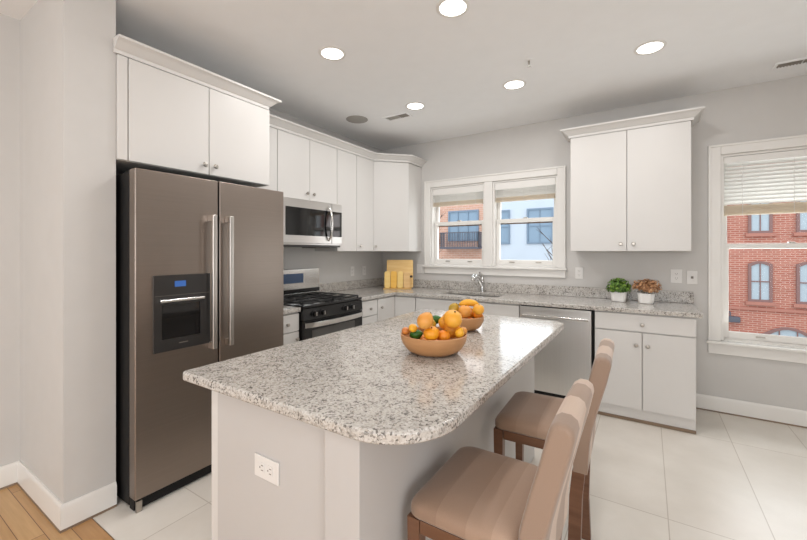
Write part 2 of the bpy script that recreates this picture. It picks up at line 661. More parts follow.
def copy_tree(o, loc, label, rz=None):
    def rec(a, parent):
        c = a.copy()
        COL.objects.link(c)
        if parent is not None:
            c.parent = parent
        for ch in children(a):
            rec(ch, c)
        return c
    r = rec(o, None)
    r.location = loc
    if rz is not None:
        r.rotation_euler = (0, 0, rz)
    r['label'] = label
    return r


def struct(o):
    o['kind'] = 'structure'
    return o


def sroot(name, loc):
    o = bpy.data.objects.new(name, None)
    COL.objects.link(o)
    o.location = loc
    WORLD[o.name] = Matrix.Translation(loc)
    return struct(o)


def knob_x(parent, x, y, z):      # knob on a face that looks along +x
    rot = Matrix.Translation((x, y, z)) @ Matrix.Rotation(R(90), 4, 'Y')
    MB().lathe([(0.0055, 0), (0.0055, 0.012), (0.014, 0.016), (0.0155, 0.022), (0.012, 0.027), (0, 0.0285)], (0, 0, 0), 16, rot).build('knob', M['knob'], parent)


def knob_dir(parent, p, ang):     # knob on a face looking along the heading ang (0 = +x)
    rot = Matrix.Translation(p) @ Matrix.Rotation(ang, 4, 'Z') @ Matrix.Rotation(R(90), 4, 'Y')
    MB().lathe([(0.0055, 0), (0.0055, 0.012), (0.014, 0.016), (0.0155, 0.022), (0.012, 0.027), (0, 0.0285)], (0, 0, 0), 16, rot).build('knob', M['knob'], parent)


# ------------------------------------------------------------------ room shell
X1, Y1, H = 5.2, -9.0, 2.743
struct(MB().box(-0.7, X1 + 0.1, -3.40, 0.15, -0.12, 0.0).build('floor', M['tile']))
struct(MB().box(-2.6, X1 + 0.1, Y1 - 0.1, -3.402, -0.12, 0.0).build('floor_hardwood', M['oak']))
struct(MB().box(-2.6, X1 + 0.1, Y1 - 0.1, 0.15, H, H + 0.12).build('ceiling', M['ceiling']))
w1 = (0.75, 2.24, 1.20, 2.165)
w2 = (3.55, 4.45, 0.61, 2.19)
xs = [-0.15, w1[0], w1[1], w2[0], w2[1], X1 + 0.1]
zs = [0, w2[2], w1[2], w1[3], w2[3], H]
struct(MB().cells(xs, zs, lambda i, j: not (i == 1 and j == 2) and not (i == 3 and 1 <= j <= 3), 0, 0.15, 'y').build('wall_back', M['wall']))
struct(MB().box(-0.12, 0, -3.292, -0.001, 0, H).build('wall_left', M['wall']))
struct(MB().box(-0.18, 0.613, -3.512, -3.293, 0, H).build('wall_partition', M['wall']))
struct(MB().box(-0.21, -0.110, Y1 + 0.001, -3.512, 0, H).build('wall_left_front', M['wall']))
struct(MB().cells([Y1 + 0.001, -6.9, -4.3, -0.001], [0, 0.35, 2.45, H], lambda i, j: not (i == 1 and j == 1), X1, X1 + 0.1, 'x').build('wall_right', M['wall']))
struct(MB().cells([-2.6, 0.5, 4.1, X1 + 0.1], [0, 0.45, 2.55, H], lambda i, j: not (i == 1 and j == 1), Y1 - 0.1, Y1, 'y').build('wall_rear', M['wall']))


def bb_prof(h=0.13, t=0.015):
    return [(0, 0.012), (t, 0.012), (t, h - 0.02), (t - 0.006, h - 0.005), (t - 0.008, h), (0, h)]


struct(MB().sweep(bb_prof(), [(3.372, -0.001), (X1 - 0.001, -0.001)]).build('baseboard_back', M['trim']))
struct(MB().sweep(bb_prof(), [(-0.1095, -7.5), (-0.1095, -3.5125), (0.6135, -3.5125), (0.6135, -3.294)]).build('baseboard_left', M['trim']))
# thin brown strip along the floor
floor_strip = [(0, 0), (0.018, 0), (0.016, 0.009), (0.010, 0.0115), (0, 0.0115)]
struct(MB().sweep(floor_strip, [(3.37, -0.001), (X1 - 0.001, -0.001)]).build('trim_1', M['floor_strip']))
struct(MB().sweep([(0, 0), (0.016, 0), (0.014, 0.008), (0.008, 0.0115), (0, 0.0115)], [(-0.1095, -7.5), (-0.1095, -3.5125), (0.6135, -3.5125), (0.6135, -3.294)]).build('trim_2', M['floor_strip']))


# ------------------------------------------------------------------ windows
def casing(root, x0, x1, z0, z1, w):
    """side and head casings, projecting from the wall; x0..z1 is the opening"""
    m = MB()
    d = 0.022
    m.box(x0 - w, x0, -d, -0.0005, z0, z1 + w, 0.004)
    m.box(x1, x1 + w, -d, -0.0005, z0, z1 + w, 0.004)
    m.box(x0, x1, -d, -0.0005, z1, z1 + w, 0.004)
    m.box(x0 - w, x0 - w + 0.018, -d - 0.010, -d, z0, z1 + w, 0.003)
    m.box(x1 + w - 0.018, x1 + w, -d - 0.010, -d, z0, z1 + w, 0.003)
    m.box(x0 - w + 0.018, x1 + w - 0.018, -d - 0.010, -d, z1 + w - 0.018, z1 + w, 0.003)
    m.build('casing', M['trim'], root)


def sash(root, name, x0, x1, z0, z1, y0, st, bot, top, d=0.035):
    m = MB()
    m.box(x0, x0 + st, y0, y0 + d, z0, z1, 0.003)
    m.box(x1 - st, x1, y0, y0 + d, z0, z1, 0.003)
    m.box(x0 + st, x1 - st, y0, y0 + d, z0, z0 + bot, 0.003)
    m.box(x0 + st, x1 - st, y0, y0 + d, z1 - top, z1, 0.003)
    s = m.build(name, M['trim'], root)
    MB().box(x0 + st - 0.004, x1 - st + 0.004, y0 + d * 0.45, y0 + d * 0.6, z0 + bot - 0.004, z1 - top + 0.004).build('pane', M['glass'], s)
    return s


def unit(root, x0, x1, z0, z1, zm, strip=False):
    j = 0.018
    jm = MB()
    jm.box(x0, x0 + j, 0.001, 0.148, z0, z1)
    jm.box(x1 - j, x1, 0.001, 0.148, z0, z1)
    jm.box(x0 + j, x1 - j, 0.001, 0.148, z1 - j, z1)
    jm.box(x0 + j, x1 - j, 0.055, 0.148, z0, z0 + j)
    jm.build('jamb', M['trim'], root)
    a, b = x0 + j + 0.001, x1 - j - 0.001
    sash(root, 'upper_sash', a, b, zm - 0.022, z1 - j - 0.001, 0.098, 0.035, 0.04, 0.04)
    s = sash(root, 'lower_sash', a, b, z0 + j + 0.002, zm + 0.022, 0.058, 0.04, 0.055, 0.042)
    if strip:
        MB().box(a + 0.036, b - 0.036, 0.094, 0.0975, zm - 0.036, zm - 0.0225).build('meeting_rail_strip', M['rail_strip'], root)  # thin brown strip added just below the meeting rail
    for f in (0.28, 0.72):
        xx = a + (b - a) * f
        MB().box(xx - 0.03, xx + 0.03, 0.046, 0.057, z0 + 0.045, z0 + 0.055, 0.003).build('sash_lift', M['knob'], s)
    xx = (a + b) / 2
    MB().box(xx - 0.022, xx + 0.022, 0.062, 0.09, zm + 0.0225, zm + 0.034, 0.003).build('sash_lock', M['knob'], s)


r1 = sroot('window_1', (1.495, 0, 1.2))
casing(r1, w1[0], w1[1], w1[2], w1[3], 0.083)
MB().box(1.452, 1.548, -0.018, 0.148, 1.2012, 2.1645, 0.003).build('mullion', M['trim'], r1)
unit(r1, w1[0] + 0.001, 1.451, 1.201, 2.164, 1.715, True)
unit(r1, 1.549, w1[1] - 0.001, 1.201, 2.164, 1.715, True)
MB().box(w1[0] - 0.098, w1[1] + 0.098, -0.055, -0.001, 1.178, 1.1995, 0.005).build('stool', M['trim'], r1)
MB().box(w1[0] + 0.002, w1[1] - 0.002, 0.001, 0.055, 1.2005, 1.206, 0.001).build('sill', M['trim'], r1)
MB().box(w1[0] - 0.083, w1[1] + 0.083, -0.022, -0.001, 1.10, 1.1775, 0.004).build('apron', M['trim'], r1)

r2 = sroot('window_2', (4.0, 0, 0.61))
casing(r2, w2[0], w2[1], w2[2], w2[3], 0.085)
unit(r2, w2[0] + 0.001, w2[1] - 0.001, w2[2] + 0.001, w2[3] - 0.001, 1.415)
MB().box(w2[0] - 0.10, w2[1] + 0.10, -0.055, -0.001, 0.588, 0.6095, 0.005).build('stool', M['trim'], r2)
MB().box(w2[0] + 0.002, w2[1] - 0.002, 0.001, 0.055, 0.6105, 0.616, 0.001).build('sill', M['trim'], r2)
MB().box(w2[0] - 0.085, w2[1] + 0.085, -0.022, -0.001, 0.50, 0.5875, 0.004).build('apron', M['trim'], r2)


def blind(x0, x1, ztop, zval, zslat, zbot, label, nslat):
    o = empty('window_blind', ((x0 + x1) / 2, 0.03, zbot), label, 'blind', 'raised window blinds')
    MB().box(x0, x1, 0.004, 0.012, zval, ztop, 0.003).box(x0 + 0.004, x1 - 0.004, 0.0125, 0.052, zval + 0.035, ztop - 0.002).build('headrail', M['trim'], o)
    m = MB()
    for k in range(nslat):
        z = zslat + (zval - zslat) * (k + 0.5) / nslat
        for q, (ya, za) in enumerate(((0.012, -0.010), (0.030, 0.0), (0.048, 0.006))):
            pass
        pr = [(0.012, -0.0172), (0.022, -0.0125), (0.036, 0.000), (0.050, 0.0172)]
        rings = []
        for (ya, za) in pr:
            rings.append([(x0 + 0.006, ya, z + za - 0.0012), (x1 - 0.006, ya, z + za - 0.0012), (x1 - 0.006, ya, z + za + 0.0012), (x0 + 0.006, ya, z + za + 0.0012)])
        m.loft(rings)
    m.build('slats', M['blind'], o)
    b = MB()
    n = max(2, int((zslat - zbot) / 0.011))
    for k in range(n):
        z0 = zbot + (zslat - 0.004 - zbot) * k / n
        b.box(x0 + 0.006, x1 - 0.006, 0.010, 0.052, z0, z0 + (zslat - zbot) / n * 0.72, 0.001, 1)
    b.build('bottom_rail', M['tape'], o)
    for f in (0.14, 0.5, 0.86):
        xx = x0 + (x1 - x0) * f
        MB().box(xx - 0.002, xx + 0.002, 0.0085, 0.0098, zbot - 0.001, zval, 0).build('ladder_tape', M['blind'], o)
    return o


blind(0.772, 1.43, 2.143, 2.068, 1.985, 1.93, 'white slatted blind pulled up in the left half of the sink window', 4)
blind(1.571, 2.218, 2.143, 2.068, 1.985, 1.93, 'white slatted blind pulled up in the right half of the sink window', 4)
blind(3.572, 4.428, 2.168, 2.115, 1.765, 1.675, 'white slatted blind half lowered over the tall right window', 11)


# ------------------------------------------------------------------ refrigerator
fr = empty('refrigerator', (0.42, -2.795, 0), 'tall dark stainless side-by-side refrigerator beside the grey partition wall', 'refrigerator')
MB().box(0.03, 0.715, -3.272, -2.318, 0.022, 1.792, 0.004).build('body', M['matte'], fr)
fz = MB().box(0.722, 0.79, -3.274, -2.821, 0.070, 1.806, 0.006, 3).build('freezer_door', M['slate'], fr)
fd = MB().box(0.722, 0.79, -2.811, -2.316, 0.070, 1.806, 0.006, 3).build('refrigerator_door', M['slate'], fr)
for d, y in ((fz, -2.874), (fd, -2.765)):
    m = MB()
    m.box(0.832, 0.85, y - 0.014, y + 0.014, 0.785, 1.59, 0.005, 3)
    for z in (0.805, 1.57):
        m.box(0.7905, 0.835, y - 0.0125, y + 0.0125, z - 0.02, z + 0.02, 0.004)
    m.build('handle', M['handle'], d)
dp = MB()
dp.cells([-3.189, -3.150, -2.935, -2.879], [0.819, 0.885, 1.075, 1.238], lambda i, j: not (i == 1 and j == 1), 0.7905, 0.802, 'x')
dp.build('dispenser', M['panelgrey'], fz)
MB().box(0.7902, 0.793, -3.1495, -2.9355, 0.8855, 1.0745).build('dispenser_recess', M['bglass'], fz)
MB().box(0.8022, 0.8035, -3.083, -3.022, 1.172, 1.204).build('dispenser_display', M['screen'], fz)
MB().box(0.8022, 0.8032, -3.185, -2.883, 1.125, 1.1265).build('dispenser_seam', M['slot'], fz)
MB().tube([(0.818, -3.165, 1.098), (0.818, -2.925, 1.098)], 0.009).box(0.8022, 0.816, -3.16, -3.145, 1.092, 1.104).box(0.8022, 0.816, -2.945, -2.93, 1.092, 1.104).build('dispenser_bar', M['bright'], fz)
MB().box(0.8022, 0.8028, -3.06, -3.01, 0.852, 0.857).build('dispenser_badge', M['slot'], fz)
MB().box(0.7155, 0.765, -3.27, -2.32, 0.008, 0.066, 0.004).build('toe_grille', M['matte'], fr)
for y in (-3.25, -2.345):
    MB().box(0.7655, 0.783, y - 0.014, y + 0.014, 0.0005, 0.060, 0.003).build('foot', M['knob'], fr)
MB().box(0.62, 0.76, -3.262, -3.18, 1.793, 1.805, 0.003).build('hinge_cover', M['matte'], fr)

# ------------------------------------------------------------------ upper cabinets
CP = [(0.0, 2.436), (0.008, 2.436), (0.010, 2.456), (0.022, 2.462), (0.044, 2.486), (0.060, 2.494), (0.072, 2.500), (0.072, 2.513), (0.0, 2.513)]


def door_x(parent, xf, y0, y1, z0, z1, knob=None, name='door', t=0.019):
    d = MB().box(xf - t, xf, y0, y1, z0, z1, 0.0025).build(name, M['cab'], parent)
    if knob:
        knob_x(d, xf, *knob)
    return d


def door_y(parent, yf, x0, x1, z0, z1, knob=None, name='door', t=0.019):
    d = MB().box(x0, x1, yf, yf + t, z0, z1, 0.0025).build(name, M['cab'], parent)
    if knob:
        knob_dir(d, (knob[0], yf, knob[1]), R(-90))
    return d


UP = 'white wall cabinets'
ZB, ZT = 1.372, 2.434
c = empty('wall_cabinet', (0.3, -2.8, 1.866), 'deep white two-door cabinet above the refrigerator', 'cabinet', UP)
MB().box(0.002, 0.614, -3.288, -2.318, 1.866, ZT, 0.001).build('body', M['cab'], c)
MB().box(0.6143, 0.634, -3.292, -3.246, 1.868, 2.43, 0.002).build('filler_stile', M['cab'], c)
door_x(c, 0.635, -3.241, -2.790, 1.868, 2.43, (-2.825, 1.925))
door_x(c, 0.635, -2.785, -2.320, 1.868, 2.43, (-2.752, 1.925))
MB().sweep(CP, [(0.622, -3.308), (0.622, -2.330), (0.405, -2.330)]).build('crown_molding', M['cab'], c)

c = empty('wall_cabinet', (0.15, -1.62, 1.85), 'white two-door cabinet directly above the microwave', 'cabinet', UP)
MB().box(0.002, 0.309, -2.316, -1.251, 1.85, ZT, 0.001).build('body', M['cab'], c)
MB().box(0.3093, 0.327, -2.314, -2.004, 1.852, 2.43, 0.002).build('filler_stile', M['cab'], c)
door_x(c, 0.329, -1.999, -1.629, 1.852, 2.43, (-1.668, 1.915))
door_x(c, 0.329, -1.624, -1.2535, 1.852, 2.43, (-1.585, 1.915))

c = empty('wall_cabinet', (0.15, -0.93, ZB), 'tall narrow two-door white cabinet between microwave and corner cabinet', 'cabinet', UP)
MB().box(0.002, 0.309, -1.249, -0.616, ZB, ZT, 0.001).build('body', M['cab'], c)
door_x(c, 0.329, -1.247, -0.941, ZB + 0.002, 2.43)
door_x(c, 0.329, -0.936, -0.632, ZB + 0.002, 2.43, (-0.885, 1.432))

c = empty('wall_cabinet', (0.3, -0.3, ZB), 'white diagonal corner cabinet to the left of the sink window', 'cabinet', UP)
MB().prism([(0.002, -0.002), (0.002, -0.614), (0.300, -0.614), (0.612, -0.302), (0.612, -0.002)], ZB, ZT, 0.001, 1).build('body', M['cab'], c)
dd = Matrix.Translation((0.456, -0.458, 0)) @ Matrix.Rotation(R(-45), 4, 'Z')
d = MB().box(0.0005, 0.0195, -0.212, 0.212, ZB + 0.002, 2.43, 0.0025, 2, dd).build('door', M['cab'], c)
kp = dd @ Vector((0.0195, -0.185, 1.432))
knob_dir(d, kp, R(-45))

crown = MB().sweep(CP, [(0.318, -2.25), (0.318, -0.620), (0.619, -0.319), (0.619, -0.002)]).build('crown_molding', M['cab'])
tag(crown, 'white crown molding running along the lower wall cabinets into the corner', 'crown molding')

c = empty('wall_cabinet', (2.87, -0.15, ZB), 'white two-door wall cabinet between the two windows', 'cabinet', UP)
MB().box(2.4165, 3.3257, -0.309, -0.002, ZB, ZT, 0.001).build('body', M['cab'], c)
door_y(c, -0.329, 2.418, 2.8715, ZB + 0.002, 2.43, (2.828, 1.437))
door_y(c, -0.329, 2.8765, 3.324, ZB + 0.002, 2.43, (2.925, 1.437))
MB().sweep(CP, [(2.4085, -0.002), (2.4085, -0.318), (3.3337, -0.318), (3.3337, -0.002)][::1]).build('crown_molding', M['cab'], c)

# ------------------------------------------------------------------ microwave
mw = empty('microwave', (0.2, -1.63, 1.43), 'stainless over-the-range microwave with curved vertical handle', 'microwave')
MB().box(0.004, 0.372, -2.002, -1.254, 1.43, 1.846, 0.003).build('body', M['steel'], mw)
md = MB().box(0.3725, 0.40, -2.000, -1.405, 1.445, 1.844, 0.004).build('door', M['steel'], mw)
MB().box(0.4003, 0.403, -1.975, -1.425, 1.515, 1.765, 0.002).build('door_window', M['bglass'], md)
MB().tube([(0.402, -1.452, 1.475), (0.43, -1.452, 1.51), (0.446, -1.452, 1.58), (0.45, -1.452, 1.64), (0.446, -1.452, 1.70), (0.43, -1.452, 1.77), (0.402, -1.452, 1.805)], 0.012, 14).build('handle', M['bright'], md)
cp = MB().box(0.3725, 0.40, -1.401, -1.256, 1.445, 1.844, 0.004).build('control_panel', M['steel'], mw)
MB().box(0.4003, 0.4025, -1.393, -1.262, 1.515, 1.765, 0.002).build('keypad', M['bglass'], cp)
MB().box(0.05, 0.39, -1.99, -1.27, 1.412, 1.4295, 0.003).build('vent_base', M['panelgrey'], mw)
MB().box(0.10, 0.30, -1.52, -1.32, 1.404, 1.4118, 0.002).build('filter', M['slot'], mw)


# ------------------------------------------------------------------ base cabinets
BC = 'white base cabinets'
c = empty('base_cabinet', (0.3, -2.17, 0), 'narrow white base cabinet between refrigerator and range', 'cabinet', BC)
MB().box(0.002, 0.61, -2.312, -2.026, 0.10, 0.877, 0.001).box(0.002, 0.555, -2.310, -2.028, 0.0005, 0.10).build('body', M['cab'], c)
d = door_x(c, 0.63, -2.309, -2.029, 0.725, 0.866, (-2.155, 0.79), 'drawer')
d = door_x(c, 0.63, -2.309, -2.029, 0.115, 0.718, (-2.06, 0.66))
c = empty('base_cabinet', (0.3, -1.1, 0), 'white base cabinet with one drawer just right of the range', 'cabinet', BC)
MB().box(0.002, 0.61, -1.252, -0.957, 0.10, 0.877, 0.001).box(0.002, 0.555, -1.250, -0.959, 0.0005, 0.10).build('body', M['cab'], c)
door_x(c, 0.63, -1.249, -0.962, 0.712, 0.866, (-1.09, 0.782), 'drawer')
door_x(c, 0.63, -1.249, -0.962, 0.115, 0.705, (-1.205, 0.62))
c = empty('base_cabinet', (0.4, -0.4, 0), 'white corner base cabinet under the wooden boards', 'cabinet', BC)
MB().prism([(0.002, -0.002), (0.002, -0.953), (0.61, -0.953), (0.61, -0.61), (0.90, -0.61), (0.90, -0.002)], 0.10, 0.877, 0.001, 1).prism(
    [(0.004, -0.004), (0.004, -0.951), (0.555, -0.951), (0.555, -0.555), (0.898, -0.555), (0.898, -0.004)], 0.0005, 0.0998).build('body', M['cab'], c)
door_x(c, 0.63, -0.951, -0.6315, 0.115, 0.866, (-0.895, 0.775))
door_y(c, -0.63, 0.6315, 0.898, 0.115, 0.866)
c = empty('base_cabinet', (1.46, -0.3, 0), 'wide white base cabinet under the sink', 'cabinet', BC)
cb = MB().box(0.904, 0.922, -0.61, -0.002, 0.0005, 0.877).box(2.006, 2.024, -0.61, -0.002, 0.0005, 0.877).box(0.922, 2.006, -0.61, -0.002, 0.10, 0.118)
cb.box(0.922, 2.006, -0.61, -0.592, 0.118, 0.877).box(0.922, 2.006, -0.555, -0.54, 0.0005, 0.10).build('body', M['cab'], c)
door_y(c, -0.63, 0.907, 2.021, 0.722, 0.866, name='false_front')
door_y(c, -0.63, 0.907, 1.462, 0.115, 0.715, (1.42, 0.66))
door_y(c, -0.63, 1.467, 2.021, 0.115, 0.715, (1.51, 0.66))
c = empty('base_cabinet', (2.99, -0.3, 0), 'white base cabinet with drawer and two doors below the potted plants', 'cabinet', BC)
MB().box(2.652, 3.3315, -0.61, -0.002, 0.10, 0.877, 0.001).box(2.652, 3.328, -0.592, -0.004, 0.013, 0.0998).build('body', M['cab'], c)
MB().box(2.652, 3.333, -0.606, -0.5925, 0.0005, 0.0245, 0.003).build('toe_strip', M['floor_strip'], c)
MB().box(2.652, 3.331, -0.6, -0.5925, 0.0255, 0.099, 0.001).build('toe_kick', M['cab'], c)
door_y(c, -0.63, 2.655, 3.329, 0.732, 0.866, (2.992, 0.79), 'drawer')
door_y(c, -0.63, 2.655, 2.9885, 0.115, 0.722, (2.95, 0.625))
door_y(c, -0.63, 2.9945, 3.329, 0.115, 0.722, (3.028, 0.625))

# ------------------------------------------------------------------ counters
ct = MB().box(0.003, 0.648, -2.313, -2.024, 0.878, 0.914, 0.006, 3).build('countertop', M['granite'])
tag(ct, 'short granite countertop between refrigerator and range', 'countertop')
MB().box(0.003, 0.022, -2.313, -2.024, 0.9145, 1.016, 0.003).build('backsplash', M['granite'], ct)
xs = [0.003, 0.648, 1.10, 1.76, 3.368]
ys = [-1.253, -0.648, -0.50, -0.13, -0.003]
ct = MB().cells(xs, ys, lambda i, j: not (i == 2 and j == 2) and not (i > 0 and j == 0), 0.878, 0.914)
eds = [e for e in ct.bm.edges if e.is_manifold and e.calc_face_angle() > 0.5 and abs(e.verts[0].co.z - e.verts[1].co.z) < 1e-5]
bmesh.ops.bevel(ct.bm, geom=eds, offset=0.006, segments=3, affect='EDGES', profile=0.5)
ct = ct.build('countertop', M['granite'])
tag(ct, 'long granite countertop turning the corner under the window', 'countertop')
MB().prism([(0.003, -1.253), (0.022, -1.253), (0.022, -0.022), (3.366, -0.022), (3.366, -0.003), (0.003, -0.003)], 0.9145, 1.016, 0.003).build('backsplash', M['granite'], ct)
sk = MB()
sk.cells([1.075, 1.10, 1.76, 1.785], [-0.525, -0.50, -0.13, -0.105], lambda i, j: not (i == 1 and j == 1), 0.872, 0.8775)
sk.cells([1.092, 1.10, 1.76, 1.768], [-0.508, -0.50, -0.13, -0.122], lambda i, j: not (i == 1 and j == 1), 0.70, 0.872)
sk.box(1.092, 1.768, -0.508, -0.122, 0.692, 0.70)
sk = tag(sk.build('sink', M['steelx']), 'stainless undermount sink basin set into the long countertop', 'sink')
MB().lathe([(0.04, 0), (0.04, 0.003), (0.02, 0.002), (0, 0.002)], (1.43, -0.31, 0.7002), 20).build('drain', M['chrome'], sk)
fa = empty('faucet', (1.455, -0.085, 0.914), 'single-lever chrome faucet behind the sink', 'faucet')
MB().lathe([(0.03, 0), (0.03, 0.006), (0.024, 0.012), (0.0225, 0.12), (0.02, 0.128), (0, 0.13)], (1.455, -0.085, 0.9145), 20).build('body', M['chrome'], fa)
MB().tube([(1.455, -0.09, 0.985), (1.44, -0.125, 1.045), (1.425, -0.165, 1.085), (1.412, -0.20, 1.095), (1.405, -0.225, 1.075), (1.403, -0.235, 1.045)], [0.021, 0.022, 0.024, 0.027, 0.028, 0.025], 16).build('spout', M['chrome'], fa)
MB().tube([(1.455, -0.085, 1.04), (1.452, -0.080, 1.075), (1.442, -0.10, 1.115), (1.432, -0.125, 1.14)], [0.021, 0.018, 0.012, 0.009], 12).build('lever', M['chrome'], fa)

# ------------------------------------------------------------------ range
rg = empty('range', (0.33, -1.64, 0), 'black and stainless gas range under the microwave', 'range')
Y0, Y2 = -2.018, -1.258
MB().box(0.03, 0.62, Y0, Y2, 0.05, 0.9, 0.003).box(0.05, 0.57, Y0 + 0.02, Y2 - 0.02, 0.0005, 0.05).build('body', M['black'], rg)
MB().box(0.03, 0.665, Y0, Y2, 0.9005, 0.921, 0.006).build('cooktop', M['black'], rg)
bgd = MB().box(0.026, 0.085, Y0 + 0.005, Y2 - 0.03 + 0.03, 0.9215, 1.195, 0.008, 3).build('backguard', M['bright'], rg)
MB().box(0.0853, 0.09, Y0 + 0.008, Y2 - 0.003, 0.9220, 0.995, 0.002).build('lower_trim', M['black'], bgd)
MB().box(0.0853, 0.088, -1.83, -1.485, 1.055, 1.150, 0.002).build('clock_display', M['blueglass'], bgd)
MB().box(0.0902, 0.0925, Y0 + 0.008, Y2 - 0.003, 0.945, 0.953, 0.001).build('trim_strip', M['bright'], bgd)
for (a, b) in ((Y0 + 0.02, -1.645), (-1.633, Y2 - 0.02)):
    g = MB()
    zt = 0.944
    for x in (0.125, 0.26, 0.36, 0.50, 0.63):
        g.box(x - 0.006, x + 0.006, a, b, zt - 0.012, zt, 0.002, 1)
    for y in (a + 0.006, (a + b) / 2, b - 0.006):
        g.box(0.12, 0.636, y - 0.006, y + 0.006, zt - 0.012, zt, 0.002, 1)
    for x in (0.125, 0.63):
        for y in (a + 0.006, b - 0.006):
            g.box(x - 0.006, x + 0.006, y - 0.006, y + 0.006, 0.9215, zt - 0.012)
    g.build('grate', M['iron'], rg)
for x in (0.22, 0.51):
    for y in (-1.83, -1.445):
        MB().lathe([(0.05, 0), (0.048, 0.008), (0.035, 0.010), (0.033, 0.017), (0.0, 0.018)], (x, y, 0.9215), 20).build('burner', M['iron'], rg)
MB().prism([(0.6205, 0.80), (0.672, 0.80), (0.662, 0.895), (0.6205, 0.895)], -Y2, -Y0, 0.003, 2,
           Matrix(((1, 0, 0, 0), (0, 0, -1, 0), (0, 1, 0, 0), (0, 0, 0, 1)))).build('control_panel', M['black'], rg)
for y in (-1.903, -1.807, -1.516, -1.427):
    rot = Matrix.Translation((0.6675, y, 0.848)) @ Matrix.Rotation(R(90), 4, 'Y')
    k = MB().lathe([(0.026, 0.0), (0.026, 0.006), (0.021, 0.008), (0.019, 0.030), (0.0, 0.032)], (0, 0, 0), 20, rot)
    k = k.build('control_knob', M['bglass'], rg)
    MB().box(0.6995, 0.705, y - 0.004, y + 0.004, 0.832, 0.864, 0.001).build('pointer', M['bright'], k)
od = MB().box(0.6205, 0.672, Y0 + 0.004, Y2 - 0.004, 0.22, 0.795, 0.004).build('oven_door', M['black'], rg)
MB().box(0.6723, 0.675, Y0 + 0.09, Y2 - 0.12, 0.34, 0.715, 0.002).build('oven_window', M['ovenglass'], od)
hb = MB()
hp = [(0.6725 + 0.045 * math.sin(math.pi * k / 14) ** 0.6 + 0.006, Y0 + 0.012 + (Y2 - Y0 - 0.024) * k / 14, 0.762) for k in range(15)]
rings = []
for (x, y, z) in hp:
    rings.append([(x - 0.008, y, z - 0.022), (x + 0.006, y, z - 0.020), (x + 0.009, y, z), (x + 0.006, y, z + 0.020), (x - 0.008, y, z + 0.022)])
hb.loft(rings)
hb.build('handle', M['bright'], od)
MB().box(0.6205, 0.668, Y0 + 0.004, Y2 - 0.004, 0.055, 0.213, 0.004).build('warming_drawer', M['black'], rg)

# ------------------------------------------------------------------ dishwasher
dw = empty('dishwasher', (2.34, -0.3, 0), 'stainless dishwasher with bar handle between sink cabinet and end cabinet', 'dishwasher')
MB().box(2.028, 2.648, -0.595, -0.03, 0.10, 0.872, 0.002).build('body', M['matte'], dw)
d = MB().box(2.030, 2.628, -0.634, -0.5955, 0.112, 0.866, 0.004, 3).build('door', M['steelx'], dw)
MB().box(2.040, 2.618, -0.6375, -0.6345, 0.776, 0.812, 0.001).build('handle_recess', M['steelx'], d)
MB().box(2.055, 2.61, -0.672, -0.655, 0.779, 0.799, 0.005, 3).box(2.07, 2.09, -0.656, -0.638, 0.782, 0.796).box(2.58, 2.60, -0.656, -0.638, 0.782, 0.796).build('handle', M['bright'], d)
MB().box(2.030, 2.646, -0.57, -0.555, 0.0005, 0.0995, 0.001).build('toe_kick', M['matte'], dw)

# ------------------------------------------------------------------ island
isl = empty('kitchen_island', (2.05, -2.48, 0), 'white panelled kitchen island base beneath the large granite slab', 'kitchen island')
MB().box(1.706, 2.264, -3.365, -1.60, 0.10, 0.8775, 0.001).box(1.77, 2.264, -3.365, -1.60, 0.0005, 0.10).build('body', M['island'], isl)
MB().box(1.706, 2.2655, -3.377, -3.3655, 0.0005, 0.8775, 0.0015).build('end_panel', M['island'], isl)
MB().box(1.680, 1.7045, -3.374, -1.60, 0.10, 0.8775, 0.001).build('face_frame', M['cab'], isl)
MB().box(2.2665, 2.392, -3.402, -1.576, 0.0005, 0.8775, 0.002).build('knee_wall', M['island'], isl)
for k in range(4):
    a = -3.372 + k * 0.443
    d = MB().box(1.657, 1.679, a, a + 0.438, 0.115, 0.868, 0.0025).build('door', M['cab'], isl)
    knob_dir(d, (1.657, a + (0.40 if k % 2 == 0 else 0.038), 0.80), R(180))


def rounded_poly(x0, x1, y0, y1, rs):
    pts = []
    for (cx, cy, sx, sy, a0), r in zip(((x1, y1, -1, -1, 0), (x0, y1, 1, -1, 90), (x0, y0, 1, 1, 180), (x1, y0, -1, 1, 270)), rs):
        n = 12
        for k in range(n + 1):
            a = R(a0 + 90 * k / n)
            pts.append((cx + sx * r + r * math.cos(a), cy + sy * r + r * math.sin(a)))
    return pts


it = MB().prism(rounded_poly(1.533, 2.585, -3.419, -1.535, (0.10, 0.05, 0.018, 0.21)), 0.878, 0.914, 0.009, 4).build('countertop', M['granite'])
tag(it, 'large rounded granite slab on the island, holding the fruit bowls', 'countertop')


